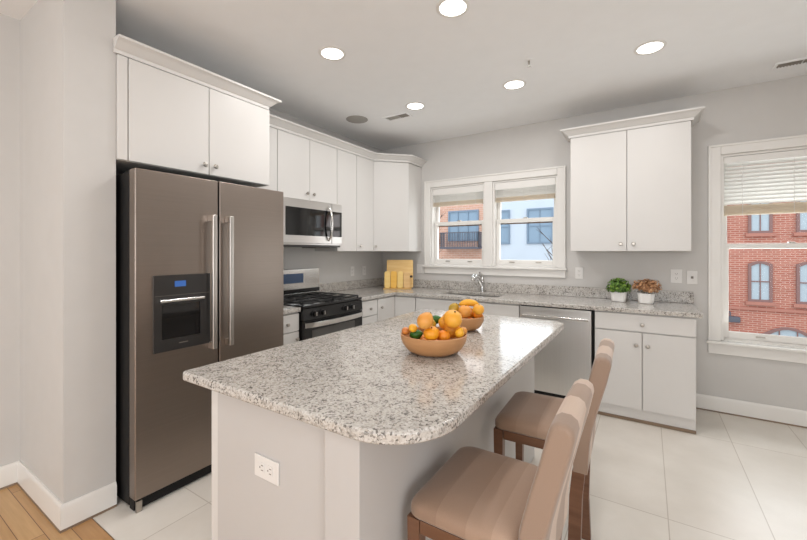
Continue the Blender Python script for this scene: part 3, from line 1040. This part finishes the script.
# ------------------------------------------------------------------ counter stools
def stool(loc, label):
    o = empty('counter_stool', loc, label, 'stool', 'upholstered counter stools at the island')
    X, Y = loc[0], loc[1]
    w = 0.405
    y0, y1 = Y - w / 2, Y + w / 2
    xf, xb = X - 0.197, X + 0.125
    cxm, wd = (xf + xb) / 2, xb - xf
    rings = []
    for ins, z, rr in ((0.006, 0.595, 0.034), (0.0, 0.602, 0.040), (0.0, 0.622, 0.042), (0.005, 0.634, 0.044), (0.016, 0.643, 0.046), (0.036, 0.649, 0.046), (0.075, 0.655, 0.046), (0.112, 0.658, 0.046)):
        rings.append(rrect(cxm, Y, wd - 2 * ins, w - 2 * ins, rr, z))
    MB().loft(rings).build('seat_cushion', M['seat'], o, 60)
    f = MB()
    f.box(xf + 0.045, X + 0.110, y0 + 0.004, y0 + 0.026, 0.556, 0.5945, 0.002).box(xf + 0.045, X + 0.110, y1 - 0.026, y1 - 0.004, 0.556, 0.5945, 0.002)
    f.box(xf + 0.006, xf + 0.028, y0 + 0.044, y1 - 0.044, 0.556, 0.5945, 0.002)
    f.build('seat_frame', M['chairwood'], o)
    for yy in (y0 + 0.003, y1 - 0.043):
        f = MB()
        f.loft([[(x, y, z) for x, y in ((xf + 0.003 + t, yy + t), (xf + 0.043 - t, yy + t), (xf + 0.043 - t, yy + 0.04 - t), (xf + 0.003 + t, yy + 0.04 - t))] for z, t in ((0.0005, 0.006), (0.594, 0.0))])
        f.build('leg', M['chairwood'], o)
        f = MB()
        ringsl = []
        for z, x in ((0.0005, X + 0.114), (0.2, X + 0.106), (0.4, X + 0.112), (0.5010, X + 0.122)):
            ringsl.append([(x, yy, z), (x + 0.046, yy, z), (x + 0.046, yy + 0.04, z), (x, yy + 0.04, z)])
        f.loft(ringsl)
        f.build('leg', M['chairwood'], o)
    # reclined upholstered back: side outline lofted across the width, ends rounded
    fr_ = [(0.1265, 0.502), (0.1265, 0.60), (0.128, 0.672), (0.134, 0.70), (0.155, 0.78), (0.178, 0.86), (0.196, 0.932)]
    tp_ = [(0.203, 0.951), (0.218, 0.962), (0.240, 0.961), (0.255, 0.950)]
    bk_ = [(0.259, 0.932), (0.243, 0.86), (0.221, 0.78), (0.196, 0.68), (0.182, 0.60), (0.177, 0.502)]
    outl = fr_ + tp_ + bk_
    mx_, mz_ = 0.19, 0.80
    rings = []
    for q, s in ((0, 0.022), (0.004, 0.010), (0.012, 0.003), (0.025, 0.0), (w / 2, -0.0), (w - 0.025, 0.0), (w - 0.012, 0.003), (w - 0.004, 0.010), (w, 0.022)):
        sag = 0.006 * math.sin(math.pi * q / w)
        ring = []
        for i, (x, z) in enumerate(outl):
            # shrink towards the middle line at the two ends
            ml = 0.157 + (z - 0.66) * 0.255
            k = 1 - s * 14
            xx = ml + (x - ml) * (k if z > 0.67 else 1) if s > 0 else x
            zz = z - (s * 0.5 if z > 0.9 else 0) + (sag if z > 0.9 else 0)
            ring.append((X + xx, y0 + q, zz))
        rings.append(ring)
    MB().loft(rings).build('backrest', M['back'], o, 50)
    return o


st = stool((2.627, -3.0325, 0), 'nearer striped tan counter stool tucked under the island')
copy_tree(st, (2.646, -2.3575, 0), 'farther striped tan counter stool, by the dishwasher end of the island', 0.035)


# ------------------------------------------------------------------ bowls and fruit
def bowl(c, Rr, rb, h, label):
    o = empty('fruit_bowl', c, label, 'bowl', 'wooden fruit bowls')
    pr = [(0, 0.001), (rb * 0.8, 0.001), (rb, 0.004)]
    n = 9
    for k in range(1, n + 1):
        f = k / n
        pr.append((rb + (Rr - rb) * math.sin(f * math.pi / 2) ** 0.6, 0.004 + (h - 0.004) * f))
    pr.append((Rr - 0.004, h + 0.003))
    for k in range(n, 0, -1):
        f = k / n
        pr.append((rb + (Rr - rb) * math.sin(f * math.pi / 2) ** 0.6 - 0.008, 0.012 + (h - 0.012) * f - (0.002 if k == n else 0)))
    pr.append((rb - 0.008, 0.012)); pr.append((0, 0.012))
    MB().lathe(pr, c, 48).build('shell', M['bowl'], o)
    return o


bowl((2.214, -2.660, 0.914), 0.150, 0.092, 0.085, 'larger tan wooden bowl of citrus, nearest the camera')
bowl((2.12, -2.12, 0.914), 0.120, 0.074, 0.080, 'smaller tan wooden fruit bowl, behind the larger one')


def pear_fn(q):
    k = 1 - 0.22 * max(0, q.z)
    return Vector((q.x * k, q.y * k, q.z * 1.12))


def lemon_fn(q):
    e = 1.0 + 0.28 * abs(q.z) ** 6
    return Vector((q.x * 0.92, q.y * 0.92, q.z * e))


def dimple(q):
    k = 1 - 0.10 * max(0, q.z) ** 8
    return Vector((q.x, q.y, q.z * 0.95 * k))


FR = [
    ('peach', (2.1122, -2.7347, 1.0117), 0.0189, 'peach', dimple, (0.2, 0.1, 0), 'small reddish peach at the left rim of the larger bowl', 'peach'),
    ('lime', (2.1574, -2.721, 0.9988), 0.0259, 'lime', lemon_fn, (0.3, 1.3, 0.5), 'dark green lime at the front left of the larger bowl', 'lime'),
    ('orange', (2.2488, -2.7456, 1.0184), 0.0342, 'orange', dimple, (0.3, 0.2, 0), 'bright orange at the front centre of the larger bowl', 'orange'),
    ('tangerine', (2.285, -2.6982, 1.0032), 0.0281, 'tang', dimple, (-0.2, 0.3, 0), 'deep orange tangerine right of the front orange', 'tangerine'),
    ('mango', (2.279, -2.6005, 1.0138), 0.0387, 'mango', pear_fn, (0.3, 0.7, 0.4), 'amber mango at the right side of the larger bowl', 'mango'),
    ('lemon', (2.3392, -2.6569, 1.015), 0.0217, 'lemon', lemon_fn, (0.2, 0.4, 0.2), 'small yellow lemon at the right front of the larger bowl', 'lemon'),
    ('kumquat', (2.3357, -2.6097, 1.015), 0.0192, 'apricot', dimple, (0, 0.3, 0), 'little golden fruit on the far right rim of the larger bowl', 'fruit'),
    ('grapefruit', (2.3046, -2.6524, 1.0719), 0.0432, 'grapefruit', dimple, (0.2, 0.4, 0), 'largest golden grapefruit on top of the larger bowl', 'grapefruit'),
    ('mango', (2.2376, -2.7777, 1.0778), 0.035, 'apricot', pear_fn, (0.1, 0.6, 0.8), 'yellow-orange mango on top left of the larger bowl', 'mango'),
    ('lime', (2.1846, -2.5821, 1.0474), 0.0227, 'lime', lemon_fn, (0.1, 1.2, 0.2), 'small green lime on top, between mango and grapefruit', 'lime'),
    ('pear', (2.190, -2.635, 1.034), 0.0215, 'olive', pear_fn, (0, 0.2, 0), 'olive green pear in the middle of the larger bowl', 'pear'),
    ('apricot', (2.16, -2.7509, 1.0331), 0.0198, 'lemon', dimple, (0, 0.3, 0), 'small yellow apricot behind the front left lime', 'apricot'),
    ('pear', (2.2395, -2.6015, 1.044), 0.029, 'grapefruit', pear_fn, (0.2, 0.3, 0.3), 'pale yellow pear on top between the mango and the grapefruit', 'pear'),
    ('peach', (2.1319, -2.1222, 1.0198), 0.0408, 'apricot', dimple, (0.1, 0.2, 0), 'big pale orange peach at the front of the smaller bowl', 'peach'),
    ('orange', (2.2155, -2.1238, 1.0385), 0.0331, 'grapefruit', dimple, (0.2, 0.2, 0), 'light orange at the right of the smaller bowl', 'orange'),
    ('tangerine', (2.1957, -2.0814, 0.9994), 0.028, 'tang', dimple, (0, 0.2, 0), 'small deep orange tangerine at the right rim of the smaller bowl', 'tangerine'),
    ('pear', (2.0594, -2.1174, 1.0307), 0.0327, 'olive', pear_fn, (0.2, 0.5, 0.3), 'greenish yellow pear at the left of the smaller bowl', 'pear'),
]
LOW1 = [(2.2647, -2.6386), (2.2093, -2.6052), (2.1604, -2.6476), (2.1856, -2.7071), (2.25, -2.7016)]
LOW2 = [(2.163, -2.1067), (2.0868, -2.0896), (2.1105, -2.164)]
for x, y in LOW1:
    FR.append(('tangerine', (x, y, 0.957), 0.031, 'tang', dimple, (0.3, 0.2, x), 'tangerine low in the larger bowl, half hidden beneath the other fruit', 'tangerine'))
FR.append(('tangerine', (2.214, -2.66, 0.997), 0.033, 'tang', dimple, (0.3, 0.2, 1), 'tangerine at the centre of the larger bowl, wedged among the bigger fruit', 'tangerine'))
for x, y in LOW2:
    FR.append(('tangerine', (x, y, 0.957), 0.031, 'tang', dimple, (0.3, 0.2, x), 'tangerine low in the smaller bowl, half hidden beneath the other fruit', 'tangerine'))
for (nm, p, r, mt, fn, rot, lab, cat) in FR:
    r *= 0.98
    o = empty(nm, (p[0], p[1], p[2] - r), lab, cat, ('tangerines low in the larger bowl' if 'low in the larger' in lab else 'tangerines low in the smaller bowl' if 'low in the smaller' in lab else 'fruit in the wooden bowls'))
    MB().ball(p, r, (1, 1, 1), rot, 24, 16, fn).build('flesh', M[mt], o, 80)
    if r > 0.022:
        from mathutils import Euler
        up = Euler(rot).to_matrix() @ Vector((0, 0, 1))
        tipz = {pear_fn: 1.11, lemon_fn: 1.27, dimple: 0.86}[fn]
        a = Vector(p) + up * r * (tipz - 0.03)
        MB().tube([a, a + up * r * 0.12], r * 0.09, 8).build('stem', M['stem'], o)
o = empty('orange', (2.125, -2.04, 0.967), 'orange at the back of the smaller bowl, underneath the banana', 'orange', 'fruit in the wooden bowls')
MB().ball((2.125, -2.04, 1.0), 0.033, (1, 1, 1), (0.2, 0.1, 0), 24, 16, dimple).build('flesh', M['orange'], o, 80)
b = empty('banana', (2.133, -2.036, 1.03), 'yellow banana curving over the top of the smaller bowl', 'banana', 'fruit in the wooden bowls')
bp, br_ = [], []
for k in range(13):
    t = k / 12
    a = -1 + 2 * t
    bp.append((2.072 + 0.105 * t, -2.072 + 0.052 * t, 1.062 - 0.014 * a * a))
    br_.append(0.021 * (1 - abs(a) ** 3 * 0.72))
MB().tube(bp, br_, 12).build('peel', M['lemon'], b, 60)
MB().tube([bp[0], tuple(Vector(bp[0]) + Vector((-0.010, -0.005, -0.006)))], 0.005, 8).build('stem', M['stem'], b)


# ------------------------------------------------------------------ potted plants
def pot(o, x, y):
    rings = []
    for w, z in ((0.094, 0.0008), (0.110, 0.004), (0.122, 0.028), (0.128, 0.068), (0.129, 0.088), (0.125, 0.090), (0.118, 0.088), (0.115, 0.077)):
        rings.append(rrect(x, y, w, w * 0.86, w * 0.30, 0.914 + z))
    MB().loft(rings).build('pot', M['pot'], o, 50)


def leaf_cluster(m, n, c, rad, squash, size, rng, up=0.25):
    t = m.bm
    for _ in range(n):
        while True:
            q = Vector((rng.uniform(-1, 1), rng.uniform(-1, 1), rng.uniform(-0.35, 1)))
            if 0.55 < q.length < 1:
                break
        p = Vector(c) + Vector((q.x * rad, q.y * rad, q.z * rad * squash))
        nrm = (q.normalized() + Vector((rng.uniform(-.5, .5), rng.uniform(-.5, .5), rng.uniform(-.2, .6)))).normalized()
        u = nrm.orthogonal().normalized()
        u = (Matrix.Rotation(rng.uniform(0, 6.28), 3, nrm) @ u)
        v = nrm.cross(u)
        s = size * rng.uniform(0.7, 1.25)
        pts = [p - u * s, p - u * s * 0.3 + v * s * 0.55 + nrm * s * 0.12, p + u * s * 0.5 + v * s * 0.45 + nrm * s * 0.12, p + u * s, p + u * s * 0.5 - v * s * 0.45 + nrm * s * 0.12, p - u * s * 0.3 - v * s * 0.55 + nrm * s * 0.12]
        ce = t.verts.new(p + nrm * s * 0.22)
        vs = [t.verts.new(k) for k in pts]
        for i in range(6):
            t.faces.new((ce, vs[i], vs[(i + 1) % 6]))


rng = random.Random(3)
px, py = 2.805, -0.20
o = empty('potted_plant', (px, py, 0.914), 'bushy green plant in a white pot on the counter', 'plant', 'potted plants on the counter')
pot(o, px, py)
m = MB()
leaf_cluster(m, 520, (px, py, 1.040), 0.102, 0.88, 0.014, rng)
m.build('foliage', M['leaf'], o)
m = MB()
for k in range(14):
    a = k * 2.4
    m.tube([(px + 0.02 * math.cos(a), py + 0.02 * math.sin(a), 0.985), (px + 0.06 * math.cos(a), py + 0.06 * math.sin(a), 1.06)], 0.002, 6)
m.build('stems', M['stem'], o)
MB().lathe([(0.046, 0.0), (0.046, 0.004), (0, 0.006)], (px, py, 0.9915), 20).build('soil', M['soil'], o)
px, py = 3.015, -0.215
o = empty('potted_plant', (px, py, 0.914), 'brown dried hydrangea in a white pot beside the green plant', 'plant', 'potted plants on the counter')
pot(o, px, py)
m = MB()
for (dx, dy, dz, rr) in ((-0.055, -0.01, 0.155, 0.058), (0.055, 0.0, 0.155, 0.066), (0.0, -0.035, 0.145, 0.06), (0.01, 0.03, 0.16, 0.062), (0.05, -0.045, 0.135, 0.05)):
    leaf_cluster(m, 200, (px + dx * 0.92, py + dy, 0.905 + dz), rr, 1.05, 0.011, rng)
m.build('flower_heads', M['dried'], o)
m = MB()
for k in range(8):
    a = k * 2.4
    m.tube([(px + 0.02 * math.cos(a), py + 0.02 * math.sin(a), 0.985), (px + 0.055 * math.cos(a), py + 0.05 * math.sin(a), 1.06)], 0.0025, 6)
m.build('stems', M['stem'], o)
MB().lathe([(0.046, 0.0), (0.046, 0.004), (0, 0.006)], (px, py, 0.9915), 20).build('soil', M['soil'], o)

# ------------------------------------------------------------------ wooden boards in the corner
ang = R(-57)
BM = Matrix.Translation((0.455, -0.315, 0.914)) @ Matrix.Rotation(R(33), 4, 'Z')     # local x runs along the boards, -y faces the room


def board(w, h, t, r, x, y, tilt, mat, name, label, group=None, foot=0.012, hole=None):
    o = bpy.data.objects
    outline = [(p[0], p[1]) for p in rrect(0, h / 2, w, h, r, 0)]
    rot = BM @ Matrix.Translation((x, y, foot)) @ Matrix.Rotation(R(90 - tilt), 4, 'X')
    b_ = MB().prism(outline, -t / 2, t / 2, 0.003, 2, rot).build(name, mat)
    return tag(b_, label, 'cutting board', group)


sd = MB().box(-0.17, 0.17, -0.075, 0.03, 0.0005, 0.0105, 0.003, 2, BM).build('board_stand', M['board1'])
tag(sd, 'low wooden stand carrying the yellow boards in the counter corner', 'stand')
bb = board(0.325, 0.345, 0.02, 0.018, 0.030, 0.012, 9, M['board1'], 'cutting_board', 'largest yellow wooden board standing upright in the counter corner')
labs = ['leftmost of the four narrow wooden boards, pale and standing slightly apart', 'second narrow wooden board from the left, deep golden yellow',
        'third narrow wooden board from the left, straw yellow', 'widest and rightmost of the four narrow wooden boards']
for k, (x, w, h, mt) in enumerate(((-0.122, 0.072, 0.205, 'board3'), (-0.045, 0.075, 0.205, 'board2'), (0.033, 0.07, 0.205, 'board3'), (0.115, 0.085, 0.190, 'board4'))):
    board(w, h, 0.016, 0.022, x, -0.040, 9, M[mt], 'serving_board', labs[k], 'narrow boards leaning in the corner')
kp = BM @ Vector((0.168, -0.06, 0.155))
kn = MB().ball(tuple(kp), 0.018, (1.1, 0.9, 0.8)).tube([tuple(kp), tuple(BM @ Vector((0.1785, -0.03, 0.160)))], 0.006).build('board_hook', M['panelgrey'], bb)


# ------------------------------------------------------------------ outlets
def outlet(c, axis, w, h, kind, label):
    """wall plate centred at c; axis 'y-' faces the room from the back wall, 'x+' from the left wall"""
    o = empty('wall_outlet', c, label, 'outlet', 'white wall plates')
    if axis == 'y-':
        B = Matrix.Translation(c)
    else:
        B = Matrix.Translation(c) @ Matrix.Rotation(R(90), 4, 'Z')
    MB().box(-w / 2, w / 2, -0.006, -0.0006, -h / 2, h / 2, 0.002, 2, B).build('plate', M['plastic'], o)
    if kind == 'duplex':
        for z in (-0.02, 0.02):
            s = MB().prism([(p[0], p[1]) for p in rrect(0, 0, 0.034, 0.028, 0.008, 0)], 0.0062, 0.008, 0, 1, B @ Matrix.Translation((0, 0, z)) @ Matrix.Rotation(R(90), 4, 'X')).build('socket', M['plastic'], o)
            MB().box(-0.009, -0.0065, -0.0086, -0.0081, z - 0.002, z + 0.008, 0, 1, B).box(0.0065, 0.009, -0.0086, -0.0081, z - 0.002, z + 0.008, 0, 1, B).box(-0.0025, 0.0025, -0.0086, -0.0081, z - 0.010, z - 0.006, 0, 1, B).build('slots', M['slot'], s)
    elif kind == 'wide':
        for x in (-0.02, 0.02):
            s = MB().prism([(p[0], p[1]) for p in rrect(0, 0, 0.028, 0.034, 0.008, 0)], 0.0062, 0.008, 0, 1, B @ Matrix.Translation((x, 0, 0)) @ Matrix.Rotation(R(90), 4, 'X')).build('socket', M['plastic'], o)
            MB().box(x - 0.002, x + 0.008, -0.0086, -0.0081, 0.0065, 0.009, 0, 1, B).box(x - 0.002, x + 0.008, -0.0086, -0.0081, -0.009, -0.0065, 0, 1, B).box(x - 0.010, x - 0.006, -0.0086, -0.0081, -0.0025, 0.0025, 0, 1, B).build('slots', M['slot'], s)
    elif kind == 'jack':
        MB().box(-0.009, 0.009, -0.0075, -0.0062, -0.010, 0.010, 0.001, 1, B).build('jack', M['slot'], o)
    else:
        MB().box(-0.017, 0.017, -0.0085, -0.0062, -0.034, 0.034, 0.001, 1, B).build('rocker', M['plastic'], o)
    return o


outlet((2.447, 0, 1.153), 'y-', 0.072, 0.116, 'duplex', 'white outlet just right of the sink window')
outlet((3.243, 0, 1.150), 'y-', 0.084, 0.122, 'duplex', 'white outlet under the right end of the wall cabinet')
outlet((3.356, 0, 1.142), 'y-', 0.076, 0.118, 'jack', 'white jack plate beside the tall window')
outlet((0.60, 0, 1.150), 'y-', 0.105, 0.118, 'rocker', 'wide white switch plate just left of the sink window')
outlet((0, -0.63, 1.130), 'x+', 0.072, 0.116, 'duplex', 'white outlet on the left wall, nearer the range')
outlet((0, -0.40, 1.128), 'x+', 0.072, 0.116, 'duplex', 'white outlet on the left wall, nearer the corner')
outlet((1.988, -3.377, 0.664), 'y-', 0.120, 0.072, 'wide', 'sideways white outlet on the island end panel')

# ------------------------------------------------------------------ ceiling fixtures
LL = [((1.19, -2.232), 'ceiling light above the refrigerator side, left of the nearer pair'), ((2.106, -2.232), 'ceiling light closest to the camera, right of the nearer pair'),
      ((1.187, -1.11), 'ceiling light beside the ceiling vent, leftmost of the far row'), ((2.105, -1.06), 'ceiling light in the middle of the far row, near the sprinkler'),
      ((3.04, -1.13), 'ceiling light in front of the wall cabinet, rightmost in view')]


def downlight(x, y, label, first=[None]):
    if first[0] is None:
        o = empty('recessed_light', (x, y, H), label, 'ceiling light', 'round recessed ceiling lights')
        MB().lathe([(0.074, -0.0005), (0.094, -0.0005), (0.094, -0.004), (0.086, -0.007), (0.074, -0.005)], (x, y, H), 40, None, True).build('trim_ring', M['trim'], o)
        MB().lathe([(0, -0.0008), (0.0735, -0.0008), (0.0735, -0.004), (0, -0.0045)], (x, y, H), 40).build('lens', M['lamp'], o)
        first[0] = o
    else:
        o = copy_tree(first[0], (x, y, H), label)
    area('lamp_beam', (x, y, H - 0.012), (0, 0, 0), 0.14, 0.14, DOWNLIGHT, (1.0, 0.99, 0.985), 'DISK')


for (x, y), lab in LL:
    downlight(x, y, lab)
sp = empty('ceiling_speaker', (0.49, -1.125, H), 'round grey speaker grille in the ceiling by the left cabinets', 'speaker')
MB().lathe([(0.098, -0.0005), (0.112, -0.0005), (0.112, -0.005), (0.104, -0.008), (0.098, -0.006)], (0.49, -1.125, H), 40, None, True).build('rim', M['grille'], sp)
MB().lathe([(0, -0.0008), (0.0975, -0.0008), (0.0975, -0.005), (0, -0.006)], (0.49, -1.125, H), 40).build('grille', M['grille'], sp)


def vent(x, y, w, d, rz, label, mats, split):
    o = empty('ceiling_vent', (x, y, H), label, 'vent', 'ceiling air vents', rz)
    B = WORLD[o.name]
    f = MB()
    f.cells([-w / 2 - 0.018, -w / 2, w / 2, w / 2 + 0.018], [-d / 2 - 0.018, -d / 2, d / 2, d / 2 + 0.018], lambda i, j: not (i == 1 and j == 1), -0.008, -0.0005)
    f.bm.transform(B)
    f.build('frame', M['ceiling'], o)
    for (a, b_), mt, sg in zip(((-w / 2, split - 0.003), (split + 0.003, w / 2)), mats, (1, -1)):
        l = MB()
        l.box(a, b_, -d / 2, d / 2, -0.002, -0.0006, 0, 1, B)
        n = int((b_ - a) / 0.016)
        for k in range(n):
            xx = a + (b_ - a) * (k + 0.5) / n
            T = B @ Matrix.Translation((xx, 0, -0.0055)) @ Matrix.Rotation(R(40 * sg), 4, 'Y')
            l.box(-0.005, 0.005, -d / 2, d / 2, -0.0007, 0.0007, 0, 1, T)
        l.build('louvers', M[mt], o)


vent(0.89, -0.967, 0.25, 0.085, R(0), 'pale and dark two-section ceiling vent beside a light', ('ventw', 'ventd'), 0.02)
vent(4.0, -0.325, 0.34, 0.075, R(0), 'long grey ceiling vent near the tall right window', ('ventd', 'ventd'), -0.03)
spk = empty('fire_sprinkler', (2.311, -1.40, H), 'small metal fire sprinkler hanging from the ceiling', 'sprinkler')
MB().lathe([(0.0, -0.0005), (0.030, -0.0005), (0.030, -0.003), (0.012, -0.006), (0, -0.006)], (2.311, -1.40, H), 24).build('escutcheon', M['ceiling'], spk)
MB().lathe([(0.008, -0.0065), (0.008, -0.025), (0.004, -0.028), (0.004, -0.04), (0.016, -0.042), (0.016, -0.044), (0, -0.045)], (2.311, -1.40, H), 16).build('head', M['knob'], spk)

# ------------------------------------------------------------------ outside: street and the buildings across it
st_ = MB().box(-40, 40, 0.3, 60, -4.2, -4.0).build('ground', M['street'])
struct(st_)
YB = 20.0


def frame_window(b, x0, x1, z0, z1, frame, glass, arch=0.0, bars=(1, 1), sill=None):
    """window set into the facade at y = YB"""
    n = 8
    def outl(i):
        top = []
        for k in range(n + 1):
            t = k / n
            top.append((x1 - i - (x1 - x0 - 2 * i) * t, z1 - i - arch + arch * math.sin(math.pi * t) if arch else z1 - i))
        if not arch:
            top = [top[0], top[-1]]
        return [(x0 + i, z0 + i), (x1 - i, z0 + i)] + top
    XZ = Matrix(((1, 0, 0, 0), (0, 0, 1, 0), (0, 1, 0, 0), (0, 0, 0, 1)))
    a, bb_ = outl(0), outl(0.11)
    t = MB()
    bm = t.bm
    rows = []
    for pts, y in ((a, YB - 0.001), (a, YB - 0.09), (bb_, YB - 0.09), (bb_, YB - 0.001)):
        rows.append([bm.verts.new((p[0], y, p[1])) for p in pts])
    m_ = len(a)
    for r0, r1_ in zip(rows, rows[1:] + rows[:1]):
        for k in range(m_):
            bm.faces.new((r0[k], r0[(k + 1) % m_], r1_[(k + 1) % m_], r1_[k]))
    bmesh.ops.recalc_face_normals(bm, faces=list(bm.faces))
    w = x1 - x0
    for k in range(1, bars[0] + 1):
        xx = x0 + w * k / (bars[0] + 1)
        t.box(xx - 0.02, xx + 0.02, YB - 0.075, YB - 0.03, z0 + 0.1, z1 - 0.1)
    for k in range(1, bars[1] + 1):
        zz = z0 + (z1 - z0) * k / (bars[1] + 1)
        t.box(x0 + 0.1, x1 - 0.1, YB - 0.078, YB - 0.028, zz - 0.025, zz + 0.025)
    f = t.build('window', frame, b)
    MB().prism(bb_, YB - 0.03, YB - 0.005, 0, 1, XZ).build('pane', glass, f)
    if sill:
        MB().box(x0 - 0.1, x1 + 0.1, YB - 0.16, YB - 0.001, z0 - 0.16, z0 - 0.001, 0.01).build('window_sill', sill, b)
    return f


b = empty('brick_building', (9.0, YB, -4), 'red brick building with arched windows seen through the tall window', 'building', 'buildings across the street')
MB().box(0.6, 22.0, YB, YB + 8, -4.0, 10.0).build('facade', M['brick'], b)
for x0 in (3.8, 5.43, 7.07, 8.71, 10.35, 11.99):
    frame_window(b, x0, x0 + 0.85, -1.0, 0.92, M['extframe'], M['extglass'], 0.13, (1, 1), M['brickband'])
    frame_window(b, x0, x0 + 0.85, 2.24, 4.15, M['extframe'], M['extglass'], 0.13, (1, 1), M['brickband'])
frame_window(b, 7.55, 9.35, -3.9, -2.10, M['extframe'], M['extglass'], 0.40, (2, 1))
frame_window(b, 4.3, 5.9, -3.9, -2.10, M['extframe'], M['extglass'], 0.40, (2, 1))
MB().box(0.6, 22.0, YB - 0.08, YB - 0.001, -1.42, -1.27, 0.01).build('string_course', M['brickband'], b)
wl = MB().box(6.05, 6.75, YB - 0.35, YB - 0.001, -2.02, -1.76, 0.03).tube([(6.4, YB - 0.15, -1.77), (6.4, YB - 0.15, -1.62), (6.4, YB - 0.002, -1.55)], 0.03).build('wall_box', M['rail'])
tag(wl, 'dark metal box fixed to the red brick wall', 'wall box')

b = empty('pale_building', (-3.0, YB, -4), 'pale blue-white building seen through the right half of the sink window', 'building', 'buildings across the street')
MB().box(-5.75, 0.598, YB, YB + 8, -4.0, 10.0).build('facade', M['paleblue'], b)
for (x0, x1, n_) in ((-5.18, -4.39, 0), (-3.33, -1.75, 1), (-1.15, 0.3, 1)):
    frame_window(b, x0, x1, 1.86, 4.05, M['extframe2'], M['extglass2'], 0, (n_, 1))
    frame_window(b, x0, x1, -2.0, 0.2, M['extframe2'], M['extglass2'], 0, (n_, 1))

b = empty('salmon_building', (-10.0, YB, -4), 'salmon brick building seen through the left half of the sink window', 'building', 'buildings across the street')
MB().box(-22.0, -5.752, YB, YB + 8, -4.0, 10.0).build('facade', M['salmon'], b)
frame_window(b, -8.75, -6.50, 2.1, 4.2, M['extframe2'], M['extglass2'], 0, (2, 1))
frame_window(b, -12.3, -10.5, 2.1, 3.9, M['extframe2'], M['extglass2'], 0, (2, 1))
frame_window(b, -8.75, -6.80, -2.4, -0.2, M['extframe2'], M['extglass2'], 0, (2, 1))
bal = MB().box(-9.0, -6.2, YB - 0.9, YB - 0.12, 1.55, 1.68)
for k in range(24):
    x = -9.0 + 2.76 * k / 23
    bal.box(x, x + 0.035, YB - 0.9, YB - 0.865, 1.68, 2.62)
for k in range(6):
    y = YB - 0.9 + 0.7 * k / 5
    bal.box(-9.0, -8.965, y, y + 0.035, 1.68, 2.62)
    bal.box(-6.24, -6.205, y, y + 0.035, 1.68, 2.62)
bal.box(-9.0, -6.2, YB - 0.91, YB - 0.855, 2.62, 2.68).box(-9.0, -8.955, YB - 0.9, YB - 0.1, 2.62, 2.68).box(-6.245, -6.2, YB - 0.9, YB - 0.1, 2.62, 2.68)
bal.build('balcony', M['rail'], b)


def bare_tree(x, y, h, label, seed, spread=1.0):
    rg_ = random.Random(seed)
    o = empty('bare_tree', (x, y, -4.0), label, 'tree', 'leafless street trees')
    tr = MB()
    tr.tube([(x, y, -4.0), (x + 0.05, y, -2.5), (x - 0.03, y, -0.5), (x + 0.04, y, h * 0.5)], [0.10, 0.085, 0.07, 0.045], 8)
    tr.build('trunk', M['bark'], o)
    m = MB()
    for k in range(26):
        z = -1.0 + (h * 0.5 + 1.0) * k / 25
        a = rg_.uniform(0, 6.28)
        L = rg_.uniform(0.5, 1.2) * spread
        p = Vector((x, y, z))
        pts = [p]
        for s in range(3):
            p = p + Vector((math.cos(a) * L * 0.33, math.sin(a) * L * 0.33, L * rg_.uniform(0.25, 0.5)))
            a += rg_.uniform(-0.5, 0.5)
            pts.append(p)
        m.tube(pts, [0.028, 0.02, 0.014, 0.008], 5)
        for s in range(2):
            q = pts[1 + s]
            m.tube([q, q + Vector((rg_.uniform(-.3, .3), rg_.uniform(-.3, .3), rg_.uniform(0.15, 0.4)))], [0.012, 0.006], 4)
    m.build('branches', M['bark'], o)


bare_tree(-7.6, 15.5, 6.0, 'bare tree before the salmon building, at the left edge of the sink window', 2, 0.7)
bare_tree(-0.55, 15.0, 2.6, 'bare tree low before the pale building, at the sink window right edge', 5, 1.0)
